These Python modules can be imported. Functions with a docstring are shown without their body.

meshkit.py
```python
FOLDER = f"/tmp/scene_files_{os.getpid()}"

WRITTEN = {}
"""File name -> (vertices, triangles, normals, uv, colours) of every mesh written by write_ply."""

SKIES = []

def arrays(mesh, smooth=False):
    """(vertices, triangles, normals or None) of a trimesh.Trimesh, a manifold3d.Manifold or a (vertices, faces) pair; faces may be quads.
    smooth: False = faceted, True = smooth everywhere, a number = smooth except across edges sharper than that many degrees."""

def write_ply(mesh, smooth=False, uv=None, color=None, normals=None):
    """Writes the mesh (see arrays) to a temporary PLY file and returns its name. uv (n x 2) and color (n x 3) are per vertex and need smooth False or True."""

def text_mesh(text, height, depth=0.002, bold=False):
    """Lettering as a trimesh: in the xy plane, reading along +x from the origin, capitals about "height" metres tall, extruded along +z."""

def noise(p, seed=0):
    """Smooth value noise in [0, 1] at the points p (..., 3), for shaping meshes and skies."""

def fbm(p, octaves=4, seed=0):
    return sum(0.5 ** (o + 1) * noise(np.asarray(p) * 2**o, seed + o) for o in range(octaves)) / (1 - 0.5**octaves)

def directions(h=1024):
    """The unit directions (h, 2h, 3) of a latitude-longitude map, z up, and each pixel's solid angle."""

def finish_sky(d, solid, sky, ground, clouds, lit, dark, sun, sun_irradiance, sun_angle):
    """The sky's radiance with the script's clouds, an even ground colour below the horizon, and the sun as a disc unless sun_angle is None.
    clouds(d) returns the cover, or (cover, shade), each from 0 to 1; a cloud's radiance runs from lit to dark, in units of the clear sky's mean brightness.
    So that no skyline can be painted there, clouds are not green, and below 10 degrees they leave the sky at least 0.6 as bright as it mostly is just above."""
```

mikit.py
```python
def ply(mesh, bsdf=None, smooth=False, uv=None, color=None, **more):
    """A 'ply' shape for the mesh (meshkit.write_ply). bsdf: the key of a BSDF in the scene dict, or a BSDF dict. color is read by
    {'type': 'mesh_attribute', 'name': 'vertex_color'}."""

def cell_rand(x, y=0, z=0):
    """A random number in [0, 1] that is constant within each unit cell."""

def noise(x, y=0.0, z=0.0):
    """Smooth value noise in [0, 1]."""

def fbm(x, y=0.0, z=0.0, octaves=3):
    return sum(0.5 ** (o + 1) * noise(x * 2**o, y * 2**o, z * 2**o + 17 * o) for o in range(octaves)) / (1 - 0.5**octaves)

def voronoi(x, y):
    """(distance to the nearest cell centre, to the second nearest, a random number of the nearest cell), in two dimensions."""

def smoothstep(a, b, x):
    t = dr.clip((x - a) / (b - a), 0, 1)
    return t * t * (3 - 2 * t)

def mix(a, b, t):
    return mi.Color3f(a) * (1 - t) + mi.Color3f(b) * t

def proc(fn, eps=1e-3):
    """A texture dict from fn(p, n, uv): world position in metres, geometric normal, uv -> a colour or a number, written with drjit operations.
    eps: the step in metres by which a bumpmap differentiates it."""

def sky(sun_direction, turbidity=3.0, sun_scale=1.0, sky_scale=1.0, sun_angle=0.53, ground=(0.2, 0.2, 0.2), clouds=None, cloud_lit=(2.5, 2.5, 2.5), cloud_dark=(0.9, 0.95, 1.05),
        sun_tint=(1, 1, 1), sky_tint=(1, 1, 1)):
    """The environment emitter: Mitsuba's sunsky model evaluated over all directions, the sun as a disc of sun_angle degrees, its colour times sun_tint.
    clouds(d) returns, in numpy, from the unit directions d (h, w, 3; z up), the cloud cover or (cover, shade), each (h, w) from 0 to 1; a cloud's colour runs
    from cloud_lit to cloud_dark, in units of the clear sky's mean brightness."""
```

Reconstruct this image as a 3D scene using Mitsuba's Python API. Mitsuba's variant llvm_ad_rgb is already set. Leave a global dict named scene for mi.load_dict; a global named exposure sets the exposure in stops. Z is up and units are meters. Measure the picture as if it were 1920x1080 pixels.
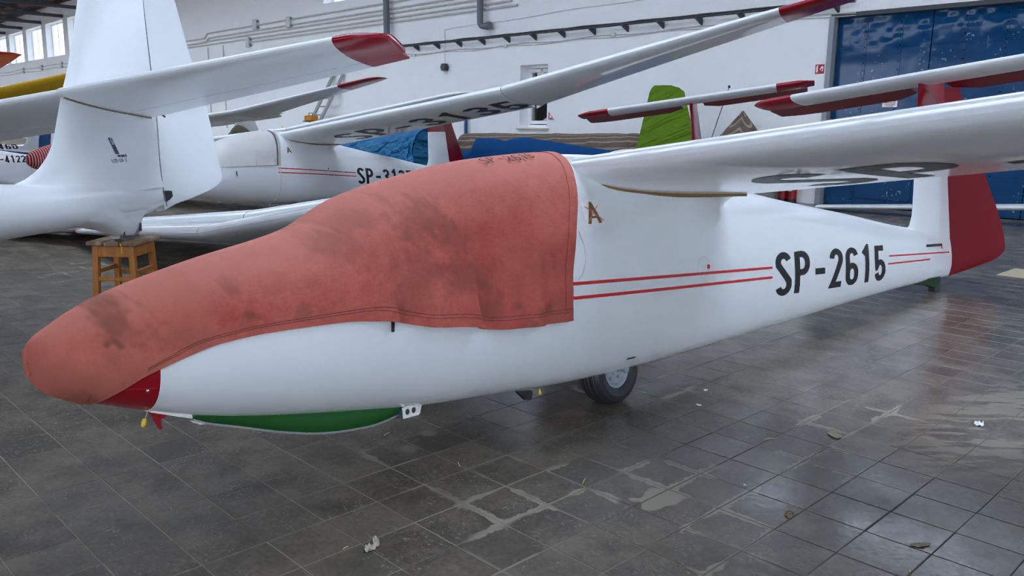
import math, random
import numpy as np
import trimesh
import mitsuba as mi
import drjit as dr
import mikit, meshkit
from mikit import noise, fbm, smoothstep, mix, cell_rand, voronoi
from shapely.geometry import Polygon, LineString, Point, box
from shapely.ops import unary_union
from shapely import affinity

random.seed(7)
rng = np.random.default_rng(7)
scene, labels = {}, {}
T4 = mi.ScalarTransform4f

# ------------------------------------------------------------------ camera, light, exposure
CAM = np.array([-0.5102, -2.7534, 1.2312])
PITCH, ROLL, YAW, FPX = 0.191027, 0.015405, 0.792606, 1570.76


def cam_axes():
    cy, sy = math.cos(YAW), math.sin(YAW)
    f = np.array([math.cos(PITCH) * cy, math.cos(PITCH) * sy, -math.sin(PITCH)])
    r = np.array([sy, -cy, 0.0])
    u = np.cross(r, f)
    c, s = math.cos(ROLL), math.sin(ROLL)
    return c * r + s * u, -s * r + c * u, f


CR, CU, CF = cam_axes()
scene['camera'] = {'type': 'perspective', 'fov': math.degrees(2 * math.atan(960 / FPX)), 'fov_axis': 'x', 'near_clip': 0.05, 'far_clip': 500,
                   'to_world': T4().look_at(origin=CAM.tolist(), target=(CAM + CF).tolist(), up=CU.tolist())}


def overcast(d):
    n = meshkit.fbm(d * 2.5 + 5.0, 3, 3)
    return np.full(d.shape[:2], 0.93), np.clip(0.15 + 0.9 * (n - 0.35), 0, 1)


scene['sky'] = mikit.sky((-0.5, -0.6, 0.62), turbidity=4.0, sun_scale=0.0, sky_scale=1.0, ground=(0.22, 0.22, 0.21), clouds=overcast,
                         cloud_lit=(0.86, 0.985, 1.19), cloud_dark=(0.70, 0.83, 1.02))
exposure = 5.28


# ------------------------------------------------------------------ materials
def pr(color, rough=0.5, spec=0.5, metal=0.0, **k):
    c = color if isinstance(color, dict) else {'type': 'rgb', 'value': list(color)}
    return {'type': 'twosided', 'bsdf': {'type': 'principled', 'base_color': c, 'roughness': rough, 'specular': spec, 'metallic': metal, **k}}


def P3(p):
    return p.x, p.y, p.z


def f_tile(p, n, uv):
    x, y, z = P3(p)
    r = cell_rand(x / 0.2, y / 0.2, 0)
    r2 = cell_rand(x / 0.2, y / 0.2, 3)
    g = fbm(x * 9, y * 9, 0, 4)
    fine = fbm(x * 90, y * 90, 1.0, 3)
    col = mix((0.064, 0.052, 0.040), (0.152, 0.126, 0.096), dr.clip(0.2 + 0.5 * r + 1.3 * (g - 0.5) + 0.7 * (fine - 0.5), 0, 1))
    col = mix(col, (0.085, 0.075, 0.06), 0.35 * r2)
    speck = smoothstep(0.80, 0.86, noise(x * 260, y * 120, 5))
    col = mix(col, (0.24, 0.22, 0.17), 0.6 * speck * smoothstep(0.45, 0.65, noise(x * 14, y * 14, 9)))
    # worn cement smears, mostly along joints, in patches
    jx = dr.abs(x / 0.2 - dr.floor(x / 0.2 + 0.5))
    jy = dr.abs(y / 0.2 - dr.floor(y / 0.2 + 0.5))
    j = dr.minimum(jx, jy)
    zone = smoothstep(1.0, 0.55, dr.sqrt(dr.square((x - 1.55) / 0.75) + dr.square((y + 1.15) / 0.62)))
    patch = dr.maximum(zone, smoothstep(0.58, 0.68, noise(x * 1.9 + 3.1, y * 1.9 + 8.7, 2)) * smoothstep(0.9, 1.4, x))
    edge = 0.05 * noise(x * 28, y * 28, 4) + 0.05 * noise(x * 75, y * 75, 6)
    cem = smoothstep(0.012, -0.012, j - 0.02 - 1.3 * edge * smoothstep(0.42, 0.7, noise(x * 9, y * 9, 12))) * patch * smoothstep(0.40, 0.50, noise(x * 5.5, y * 5.5, 21))
    ell = dr.sqrt(dr.square((x - 1.70) / 0.11) + dr.square((y + 1.23) / 0.07)) + 0.8 * (noise(x * 25, y * 25, 3) - 0.5)
    cem = dr.maximum(cem, smoothstep(1.0, 0.85, ell))
    col = mix(col, (0.30, 0.265, 0.205), 0.75 * cem)
    # a worn, paler stretch and a few round marks
    w = dr.sqrt(dr.square((x - 3.45) / 0.9) + dr.square((y + 1.75) / 0.30))
    streak = fbm((x + y) * 22, (x - y) * 5, 7, 3)
    wear = smoothstep(1.15, 0.5, w) * smoothstep(0.46, 0.56, streak)
    col = mix(col, (0.235, 0.205, 0.15), 0.7 * wear)
    st = dr.sqrt(dr.square((x - 2.06) / 0.085) + dr.square((y + 1.475) / 0.065)) + 0.25 * (noise(x * 30, y * 30, 8) - 0.5)
    col = mix(col, (0.05, 0.043, 0.038), 0.8 * smoothstep(1.0, 0.85, st))
    for cx, cy, s in ((1.52, -0.22, 0.05), (1.36, -0.30, 0.06), (1.6, -0.02, 0.05)):
        q = dr.sqrt(dr.square((x - cx) / s) + dr.square((y - cy) / s))
        col = mix(col, (0.26, 0.25, 0.22), 0.4 * smoothstep(1.0, 0.2, q))
    return col


def f_wax(x, y):
    # walked dull towards the nose, still waxed farther in
    return smoothstep(1.5, 2.5, x - 0.5 * y + 0.5 * (fbm(x * 2, y * 2, 1, 2) - 0.5))


def f_grout(p, n, uv):
    x, y, z = P3(p)
    k = fbm(x * 3, y * 3, 4, 3)
    return mix((0.25, 0.22, 0.175), (0.085, 0.075, 0.062), dr.clip(0.85 * f_wax(x, y) + 0.6 * (k - 0.5), 0, 1))


def f_tile_wax(p, n, uv):
    return f_wax(p.x, p.y)


def f_tile_rough(p, n, uv):
    x, y, z = P3(p)
    return 0.12 + 0.20 * fbm(x * 4, y * 4, 3, 4) + 0.05 * noise(x * 60, y * 60, 2)


def f_tile_bump(p, n, uv):
    x, y, z = P3(p)
    return fbm(x * 7, y * 7, 0, 3) * 0.8 + 0.25 * fbm(x * 60, y * 60, 0, 2)


def f_wall(p, n, uv):
    x, y, z = P3(p)
    g = fbm(y * 0.5, z * 0.5, x * 0.5, 3)
    d = fbm(y * 6, z * 6, x * 6, 3)
    return mix((0.84, 0.84, 0.84), (0.90, 0.90, 0.90), dr.clip(g + 0.4 * (d - 0.5), 0, 1))


def f_cover(p, n, uv):
    x, y, z = P3(p)
    wv = fbm(x * 240, z * 90, y * 90, 2)
    wv2 = fbm(x * 60, z * 260, y * 160, 2)
    big = fbm(x * 2.2, y * 2.0, z * 2.2, 4)
    fade = fbm(x * 9, z * 13, y * 9, 4)
    mott = fbm(x * 34, z * 34, y * 30, 3)
    t = dr.clip(0.05 + 0.75 * big + 0.75 * (fade - 0.5) + 0.45 * (mott - 0.5) + 0.35 * (wv - 0.5) + 0.35 * (wv2 - 0.5), 0, 1)
    col = mix((0.31, 0.055, 0.042), (0.50, 0.138, 0.108), t)
    # sun-bleached cloth on the upper side and the older piece on the nose
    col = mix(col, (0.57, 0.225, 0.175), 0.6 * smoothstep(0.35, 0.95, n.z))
    col = mix(col, (0.42, 0.128, 0.088), 0.45 * smoothstep(0.50, 0.47, x + 0.18 * (z - 0.7)))
    col = mix(col, (0.31, 0.05, 0.038), 0.35 * smoothstep(1.02, 0.72, z) * smoothstep(1.25, 1.33, x + 0.2 * (z - 0.8)))
    soil = smoothstep(0.54, 0.74, fbm(x * 4.5 + 3, z * 5.5, y * 4, 4)) * smoothstep(0.95, 0.75, z)
    col = mix(col, (0.22, 0.075, 0.05), 0.4 * soil)
    warp = 1.5 * (fbm(x * 17, z * 17, 5.0, 3) - 0.5) + 0.8 * (fbm(x * 60, z * 60, 9.0, 2) - 0.5)
    for cx, cz, sx, sz, a in ((0.265, 0.70, 0.06, 0.055, 0.55), (0.245, 0.735, 0.045, 0.06, 0.35), (1.20, 0.93, 0.11, 0.08, 0.40), (1.32, 0.86, 0.08, 0.06, 0.32), (1.12, 0.79, 0.10, 0.06, 0.3), (1.36, 0.73, 0.14, 0.055, 0.45),
                              (1.62, 0.50, 0.09, 0.04, 0.55), (1.42, 0.62, 0.07, 0.06, 0.4), (1.55, 0.60, 0.035, 0.03, 0.5), (1.77, 0.72, 0.02, 0.06, 0.5), (1.73, 0.57, 0.024, 0.024, 0.55),
                              (1.66, 0.56, 0.024, 0.024, 0.5), (0.58, 0.70, 0.022, 0.017, 0.6), (0.55, 0.77, 0.03, 0.03, 0.35), (0.74, 0.69, 0.03, 0.025, 0.4), (0.22, 0.66, 0.009, 0.012, 0.7),
                              (0.245, 0.655, 0.012, 0.014, 0.7), (1.0, 0.93, 0.14, 0.035, 0.25), (0.9, 0.86, 0.12, 0.04, 0.25), (0.16, 0.50, 0.10, 0.03, 0.45), (1.05, 0.66, 0.05, 0.06, 0.3), (0.42, 0.66, 0.12, 0.03, 0.2)):
        q = dr.sqrt(dr.square((x - cx) / sx) + dr.square((z - cz) / sz)) + warp
        col = mix(col, (0.15, 0.055, 0.037), a * smoothstep(1.35, 0.1, q))
    return col


def f_cloth_bump(p, n, uv):
    x, y, z = P3(p)
    return 0.8 * noise(x * 55, y * 55, z * 40) + 0.25 * noise(x * 400, y * 400, z * 400) + 5.0 * fbm(x * 11, y * 9, z * 4, 3)


def f_stripe_tarp(p, n, uv):
    x, y, z = P3(p)
    s = uv.y * 1.0 + 0.02 * noise(x * 6, y * 6, z * 6)
    t = s * 5.5 - dr.floor(s * 5.5)
    line = smoothstep(0.0, 0.06, t) * smoothstep(0.30, 0.24, t)
    thin = smoothstep(0.12, 0.14, t) * smoothstep(0.19, 0.17, t)
    base = mix((0.135, 0.10, 0.075), (0.17, 0.13, 0.10), noise(x * 4, y * 4, z * 4))
    return mix(base, (0.40, 0.34, 0.28), dr.clip(line - 0.8 * thin, 0, 1) * 0.8)


def f_magenta(p, n, uv):
    t = uv.x * 27.0
    t = t - dr.floor(t)
    return mix((0.24, 0.008, 0.06), (0.42, 0.30, 0.17), smoothstep(0.58, 0.64, t) * smoothstep(1.0, 0.94, t))


def f_door(p, n, uv):
    x, y, z = P3(p)
    g = fbm(y * 1.6, z * 1.6, 3, 4)
    sp = smoothstep(0.84, 0.88, noise(y * 34, z * 34, 8)) * smoothstep(0.55, 0.7, noise(y * 3, z * 3, 1))
    col = mix((0.001, 0.036, 0.115), (0.002, 0.058, 0.155), g)
    return mix(col, (0.30, 0.40, 0.46), 0.6 * sp)


def f_door_bump(p, n, uv):
    x, y, z = P3(p)
    d = fbm(y * 1.9, z * 2.9, 1, 3) * smoothstep(2.25, 2.8, z)
    return d + 0.02 * noise(y * 7, z * 9, 5)


def f_wood(p, n, uv):
    x, y, z = P3(p)
    a, b = 0.695 * x - 0.72 * y, 0.72 * x + 0.695 * y
    g = fbm(a * 60, b * 60, z * 5, 4)
    return mix((0.27, 0.085, 0.010), (0.50, 0.185, 0.030), g)


def f_seat(p, n, uv):
    x, y, z = P3(p)
    a, b = 0.695 * x - 0.72 * y, 0.72 * x + 0.695 * y
    g = fbm(a * 90, b * 7, 0, 4)
    s = smoothstep(0.5, 0.68, fbm(a * 16, b * 16, 2, 3))
    return mix(mix((0.15, 0.085, 0.045), (0.30, 0.20, 0.12), g), (0.42, 0.33, 0.22), 0.5 * s)


def f_roof(p, n, uv):
    x, y, z = P3(p)
    t = x / 0.14
    r = cell_rand(t, 0, 0)
    gap = smoothstep(0.06, 0.0, dr.abs(t - dr.floor(t) - 0.5) - 0.42)
    return mix((0.07, 0.028, 0.018), (0.17, 0.065, 0.038), r) * gap


def f_tarp_bump(p, n, uv):
    x, y, z = P3(p)
    a = (x + y * 1.3) * 3.0 + z * 7.0
    return fbm(a, (z - 0.6 * (x - y)) * 1.6, 2, 4) * 2.5 + 0.4 * noise(x * 22, y * 22, z * 22)


M = {}


def mat(name, d):
    scene['mat_' + name] = d
    M[name] = 'mat_' + name


def bumped(inner, fn, scale, eps=2e-3):
    return {'type': 'twosided', 'bsdf': {'type': 'bumpmap', 'arbitrary': {**mikit.proc(fn, eps)}, 'scale': scale, 'bsdf': inner['bsdf']}}


mat('white', pr((0.68, 0.70, 0.715), 0.09, 0.65, clearcoat=1.0, clearcoat_gloss=0.97))
mat('gelcoat', pr((0.73, 0.75, 0.765), 0.27, 0.45))
mat('white_worn', pr((0.74, 0.73, 0.71), 0.33, 0.45))
mat('red', pr((0.26, 0.005, 0.014), 0.22, 0.38))
mat('crimson', pr((0.36, 0.004, 0.03), 0.3, 0.25))
mat('rudder_red', pr((0.17, 0.004, 0.010), 0.36, 0.28))
mat('dark_red', pr((0.17, 0.007, 0.016), 0.30, 0.45))
mat('stripe_red', pr((0.52, 0.012, 0.02), 0.3))
mat('ink', pr((0.010, 0.010, 0.012), 0.35, 0.22))
mat('navy', pr((0.012, 0.02, 0.07), 0.35))
mat('brown_ink', pr((0.17, 0.085, 0.025), 0.45))
mat('sticker', pr((0.72, 0.72, 0.71), 0.35))
mat('cross', pr((0.62, 0.14, 0.09), 0.45))
mat('gap', pr((0.20, 0.115, 0.035), 0.6))
mat('seam_grey', pr((0.16, 0.17, 0.19), 0.6))
mat('dark_gap', pr((0.045, 0.04, 0.035), 0.6))
mat('black', pr((0.014, 0.014, 0.015), 0.35))
mat('rubber', pr((0.018, 0.018, 0.020), 0.42))
mat('tread', pr((0.055, 0.052, 0.05), 0.7))
mat('hub', pr((0.24, 0.28, 0.31), 0.4))
mat('metal', pr((0.62, 0.63, 0.65), 0.28, 0.5, 1.0))
mat('dull_metal', pr((0.42, 0.42, 0.41), 0.45, 0.5, 0.8))
mat('green', bumped(pr((0.012, 0.095, 0.016), 0.6), f_cloth_bump, 0.001))
mat('dark_green', pr((0.010, 0.035, 0.014), 0.7))
mat('yellow', pr((0.72, 0.46, 0.015), 0.4))
mat('yellow_cloth', pr((0.50, 0.30, 0.015), 0.8, 0.2))
mat('orange', pr((0.85, 0.34, 0.03), 0.6))
mat('cover', bumped(pr(mikit.proc(f_cover), 0.92, 0.12, sheen=0.35), f_cloth_bump, 0.0006))
mat('stitch', pr((0.16, 0.04, 0.03), 0.8))
mat('pale_cover', bumped(pr((0.56, 0.55, 0.53), 0.45, 0.4), f_cloth_bump, 0.004))
mat('tile', {'type': 'twosided', 'bsdf': {'type': 'bumpmap', 'arbitrary': mikit.proc(f_tile_bump, 3e-3), 'scale': 0.0011,
     'bsdf': {'type': 'blendbsdf', 'weight': mikit.proc(f_tile_wax),
              'dull': {'type': 'principled', 'base_color': mikit.proc(f_tile), 'roughness': 0.55, 'specular': 0.22},
              'waxed': {'type': 'principled', 'base_color': mikit.proc(f_tile), 'roughness': mikit.proc(f_tile_rough), 'specular': 1.0}}}})
mat('grout', pr(mikit.proc(f_grout), 0.85, 0.2))
mat('wall', pr(mikit.proc(f_wall), 0.8, 0.25))
mat('plaster', pr((0.80, 0.80, 0.79), 0.8, 0.25))
mat('concrete', pr((0.36, 0.35, 0.33), 0.9, 0.2))
mat('door', {'type': 'twosided', 'bsdf': {'type': 'bumpmap', 'arbitrary': mikit.proc(f_door_bump, 4e-3), 'scale': 0.075,
     'bsdf': {'type': 'principled', 'base_color': mikit.proc(f_door), 'roughness': 0.15, 'specular': 0.36}}})
mat('door_frame', pr((0.26, 0.28, 0.31), 0.5))
mat('steel', pr((0.045, 0.05, 0.058), 0.5))
mat('drain', pr((0.13, 0.15, 0.17), 0.45))
mat('conduit', pr((0.55, 0.52, 0.50), 0.5))
mat('junction', pr((0.58, 0.58, 0.56), 0.5))
mat('cable', pr((0.10, 0.095, 0.10), 0.5))
mat('pale_cable', pr((0.50, 0.47, 0.46), 0.5))
mat('sill', pr((0.62, 0.54, 0.40), 0.6))
mat('pvc', pr((0.83, 0.84, 0.85), 0.35))
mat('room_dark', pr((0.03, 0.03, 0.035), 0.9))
mat('glass', {'type': 'thindielectric', 'int_ior': 1.5})
mat('wood', pr(mikit.proc(f_wood), 0.42))
mat('seat_wood', pr(mikit.proc(f_seat), 0.75))
mat('roof', pr(mikit.proc(f_roof), 0.8))
mat('purlin', pr((0.07, 0.028, 0.018), 0.8))
mat('alu', pr((0.33, 0.33, 0.33), 0.45, 0.5, 0.4))
mat('blue_tarp', bumped(pr((0.006, 0.13, 0.30), 0.45), f_tarp_bump, 0.06, 6e-3))
mat('blue_cloth', bumped(pr((0.003, 0.055, 0.185), 0.8, 0.2), f_tarp_bump, 0.008, 6e-3))
mat('green_cloth', bumped(pr((0.11, 0.20, 0.012), 0.85, 0.2), f_tarp_bump, 0.05, 6e-3))
mat('stripe_tarp', bumped(pr(mikit.proc(f_stripe_tarp), 0.85, 0.2), f_tarp_bump, 0.055, 6e-3))
mat('magenta', pr(mikit.proc(f_magenta), 0.85, 0.2))
mat('camo', pr((0.07, 0.07, 0.045), 0.9))
mat('blue_paint', pr((0.004, 0.055, 0.19), 0.35))
mat('ext_red', pr((0.30, 0.008, 0.012), 0.25))
mat('sign_red', pr((0.36, 0.012, 0.025), 0.5))
mat('paper', pr((0.80, 0.79, 0.78), 0.7))
mat('tan', pr((0.36, 0.30, 0.21), 0.8))
mat('plastic', pr((0.42, 0.38, 0.30), 0.15, 0.7))
mat('straw', pr((0.50, 0.42, 0.22), 0.7))
mat('beige', pr((0.55, 0.52, 0.45), 0.6))


# ------------------------------------------------------------------ mesh helpers
def tm(v, f):
    return trimesh.Trimesh(np.asarray(v, float), np.asarray(f, int), process=False)


def cat(*ms):
    return trimesh.util.concatenate([m for m in ms])


def loft(rings, closed=True, caps=True):
    R = np.asarray(rings, float)
    k, n = R.shape[:2]
    idx = np.arange(k * n).reshape(k, n)
    a, b = (idx[:-1], idx[1:])
    if closed:
        a2, b2 = np.roll(a, -1, 1), np.roll(b, -1, 1)
    else:
        a, b, a2, b2 = a[:, :-1], b[:, :-1], a[:, 1:], b[:, 1:]
    F = np.concatenate([np.stack([a, b, b2], -1).reshape(-1, 3), np.stack([a, b2, a2], -1).reshape(-1, 3)])
    V = R.reshape(-1, 3)
    if caps and closed:
        V = np.vstack([V, R[0].mean(0), R[-1].mean(0)])
        i = np.arange(n)
        j = (i + 1) % n
        F = np.vstack([F, np.stack([np.full(n, k * n), i, j], -1), np.stack([np.full(n, k * n + 1), idx[-1][j], idx[-1][i]], -1)])
    m = tm(V, F)
    if caps and closed and m.volume < 0:
        m.invert()
    return m


def bxm(cx, cy, cz, sx, sy, sz, bev=0.0):
    """A box, its edges chamfered by bev."""
    if bev <= 0:
        m = trimesh.creation.box((sx, sy, sz))
    else:
        b = min(bev, 0.45 * min(sx, sy, sz))
        pts = []
        for i in (-1, 1):
            for j in (-1, 1):
                for k in (-1, 1):
                    pts += [(i * sx / 2, j * (sy / 2 - b), k * (sz / 2 - b)), (i * (sx / 2 - b), j * sy / 2, k * (sz / 2 - b)), (i * (sx / 2 - b), j * (sy / 2 - b), k * sz / 2)]
        m = trimesh.convex.convex_hull(np.array(pts))
    m.apply_translation((cx, cy, cz))
    return m


def tube(path, r, n=10, caps=True, flat=None):
    P = np.asarray(path, float)
    rr = np.broadcast_to(np.asarray(r, float), (len(P),))
    t = np.gradient(P, axis=0)
    t /= np.linalg.norm(t, axis=1, keepdims=True)
    up = np.array([0, 0, 1.0]) if abs(t[0][2]) < 0.9 else np.array([1.0, 0, 0])
    rings = []
    for p, d, q in zip(P, t, rr):
        s = np.cross(d, up)
        s /= np.linalg.norm(s)
        u = np.cross(s, d)
        up = u
        a = np.linspace(0, 2 * np.pi, n, endpoint=False)
        rings.append(p + q * (np.cos(a)[:, None] * s + np.sin(a)[:, None] * u))
    return loft(rings, True, caps)


def beam(p, q, w, h, up=(0, 0, 1)):
    p, q = np.asarray(p, float), np.asarray(q, float)
    d = (q - p) / np.linalg.norm(q - p)
    s = np.cross(d, up)
    s /= np.linalg.norm(s)
    u = np.cross(s, d)
    c = [(-1, -1), (1, -1), (1, 1), (-1, 1)]
    return loft([[e + a * s * w / 2 + b * u * h / 2 for a, b in c] for e in (p, q)])


def lathe(profile, axis='z', n=32, caps=True):
    pr_ = np.asarray(profile, float)
    a = np.linspace(0, 2 * np.pi, n, endpoint=False)
    rings = np.stack([np.stack([r * np.cos(a), r * np.sin(a), np.full(n, z)], -1) for r, z in pr_])
    m = loft(rings, caps=caps)
    if axis == 'y':
        m.apply_transform(trimesh.transformations.rotation_matrix(-np.pi / 2, (1, 0, 0)))
    if axis == 'x':
        m.apply_transform(trimesh.transformations.rotation_matrix(np.pi / 2, (0, 1, 0)))
    return m


def extrude(poly, d):
    geoms = getattr(poly, 'geoms', [poly])
    return cat(*[trimesh.creation.extrude_polygon(g, d, engine='earcut') for g in geoms])


def flat_mesh(poly, size=0.03):
    ms = []
    for g in getattr(poly, 'geoms', [poly]):
        v, f = trimesh.creation.triangulate_polygon(g, engine='earcut')
        ms.append(tm(np.c_[v, np.zeros(len(v))], f))
    m = cat(*ms)
    v, f = trimesh.remesh.subdivide_to_size(m.vertices, m.faces, size, max_iter=12)
    return np.asarray(v)[:, :2], np.asarray(f)


def place(t):
    """4x4 of a pose (x, y, z, yaw, bank)."""
    x, y, z, yaw, bank = t
    c, s = math.cos(bank), math.sin(bank)
    B = np.array([[1, 0, 0], [0, c, s], [0, -s, c]])
    c, s = math.cos(yaw), math.sin(yaw)
    Y = np.array([[c, -s, 0], [s, c, 0], [0, 0, 1]])
    A = np.eye(4)
    A[:3, :3] = Y @ B
    A[:3, 3] = (x, y, z)
    return A


PLY = {}


def shape(mesh, smooth=False, uv=None, key=None):
    if key is not None and key in PLY:
        return PLY[key]
    d = mikit.ply(mesh, None, smooth, uv=uv)
    if key is not None:
        PLY[key] = d
    return d


def free(key):
    if key not in scene:
        return key
    i = 1
    while f'{key}_{i:03d}' in scene:
        i += 1
    return f'{key}_{i:03d}'


def add(key, mesh, m, smooth=False, A=None, label=None, cat_=None, group=None, kind=None, uv=None, cache=None):
    key = free(key)
    d = dict(mesh) if isinstance(mesh, dict) else dict(shape(mesh, smooth, uv, cache))
    d['bsdf'] = {'type': 'ref', 'id': M[m]}
    if A is not None:
        d['to_world'] = T4(np.asarray(A).tolist())
    scene[key] = d
    tag(key, label, cat_, group, kind)
    return key


NAMES = set()


def tag(key, label=None, cat_=None, group=None, kind=None):
    e = {}
    if label: e['label'] = label
    if cat_: e['category'] = cat_
    if group: e['group'] = group
    if kind: e['kind'] = kind
    if e: labels[key] = e


def thing(name, label, cat_, group=None):
    key, i = name, 0
    while key in NAMES:
        i += 1
        key = f'{name}_{i:03d}'
    NAMES.add(key)
    tag(key, label, cat_, group)
    return key


# block lettering drawn with strokes on a cell 0.44 wide and 1 high
def arc(cx, cy, rx, ry, a0, a1, n=14):
    a = np.radians(np.linspace(a0, a1, n))
    return [(cx + rx * math.cos(t), cy + ry * math.sin(t)) for t in a]


GLYPH = {
    'S': [arc(.22, .76, .155, .175, 20, 180) + [(.075, .70)] + [(.365, .33)] + arc(.22, .24, .155, .175, 0, -160)],
    'P': [[(.065, 0), (.065, 1)], [(.065, .935), (.20, .935)] + arc(.21, .715, .165, .22, 90, -90) + [(.065, .495)]],
    '-': [[(.06, .47), (.38, .47)]],
    '2': [arc(.22, .74, .155, .195, 175, -15) + [(.075, .065), (.40, .065)]],
    '6': [arc(.22, .76, .155, .175, 10, 180) + [(.065, .25)] + arc(.22, .235, .155, .17, 180, 360) + [(.375, .33)] + arc(.22, .33, .155, .19, 0, 175)],
    '1': [[(.10, .80), (.25, .96), (.25, 0)]],
    '5': [[(.37, .935), (.085, .935), (.075, .52)] + arc(.22, .30, .155, .235, 150, -160)],
    '3': [arc(.21, .76, .15, .175, 165, -70) + [(.20, .54)] + arc(.21, .27, .165, .205, 75, -165)],
    '4': [[(.27, 0), (.27, .96), (.05, .26), (.42, .26)]],
    '0': [arc(.22, .72, .155, .215, 0, 180) + arc(.22, .28, .155, .215, 180, 360) + [(.375, .72)]],
    'A': [[(.04, 0), (.22, .97), (.40, 0)], [(.10, .30), (.34, .30)]],
    'Z': [[(.06, .935), (.37, .935), (.07, .065), (.39, .065)]],
    'D': [[(.065, .065), (.065, .935), (.18, .935)] + arc(.19, .5, .185, .435, 90, -90) + [(.065, .065)]],
}


def lettering(text, h, sw=0.13, step=0.56):
    out = []
    for i, ch in enumerate(text):
        for s in GLYPH.get(ch, []):
            out.append(affinity.translate(LineString(s).buffer(sw / 2, cap_style=2, join_style=2, mitre_limit=1.6), i * step, 0))
    return affinity.scale(unary_union(out), h, h, origin=(0, 0))


# ------------------------------------------------------------------ floor
C_ = 0.2
FX0, FX1, FY0, FY1 = -2.6, 13.2, -7.0, 19.0


def tile_mesh(s=0.1968, e=0.0016, z0=-0.0014):
    a, b = s / 2 - e, s / 2
    v = [(-a, -a, 0), (a, -a, 0), (a, a, 0), (-a, a, 0), (-b, -b, z0), (b, -b, z0), (b, b, z0), (-b, b, z0)]
    f = [(0, 1, 2), (0, 2, 3)]
    for i in range(4):
        j = (i + 1) % 4
        f += [(4 + i, 4 + j, j), (4 + i, j, i)]
    return tm(v, f)


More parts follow.
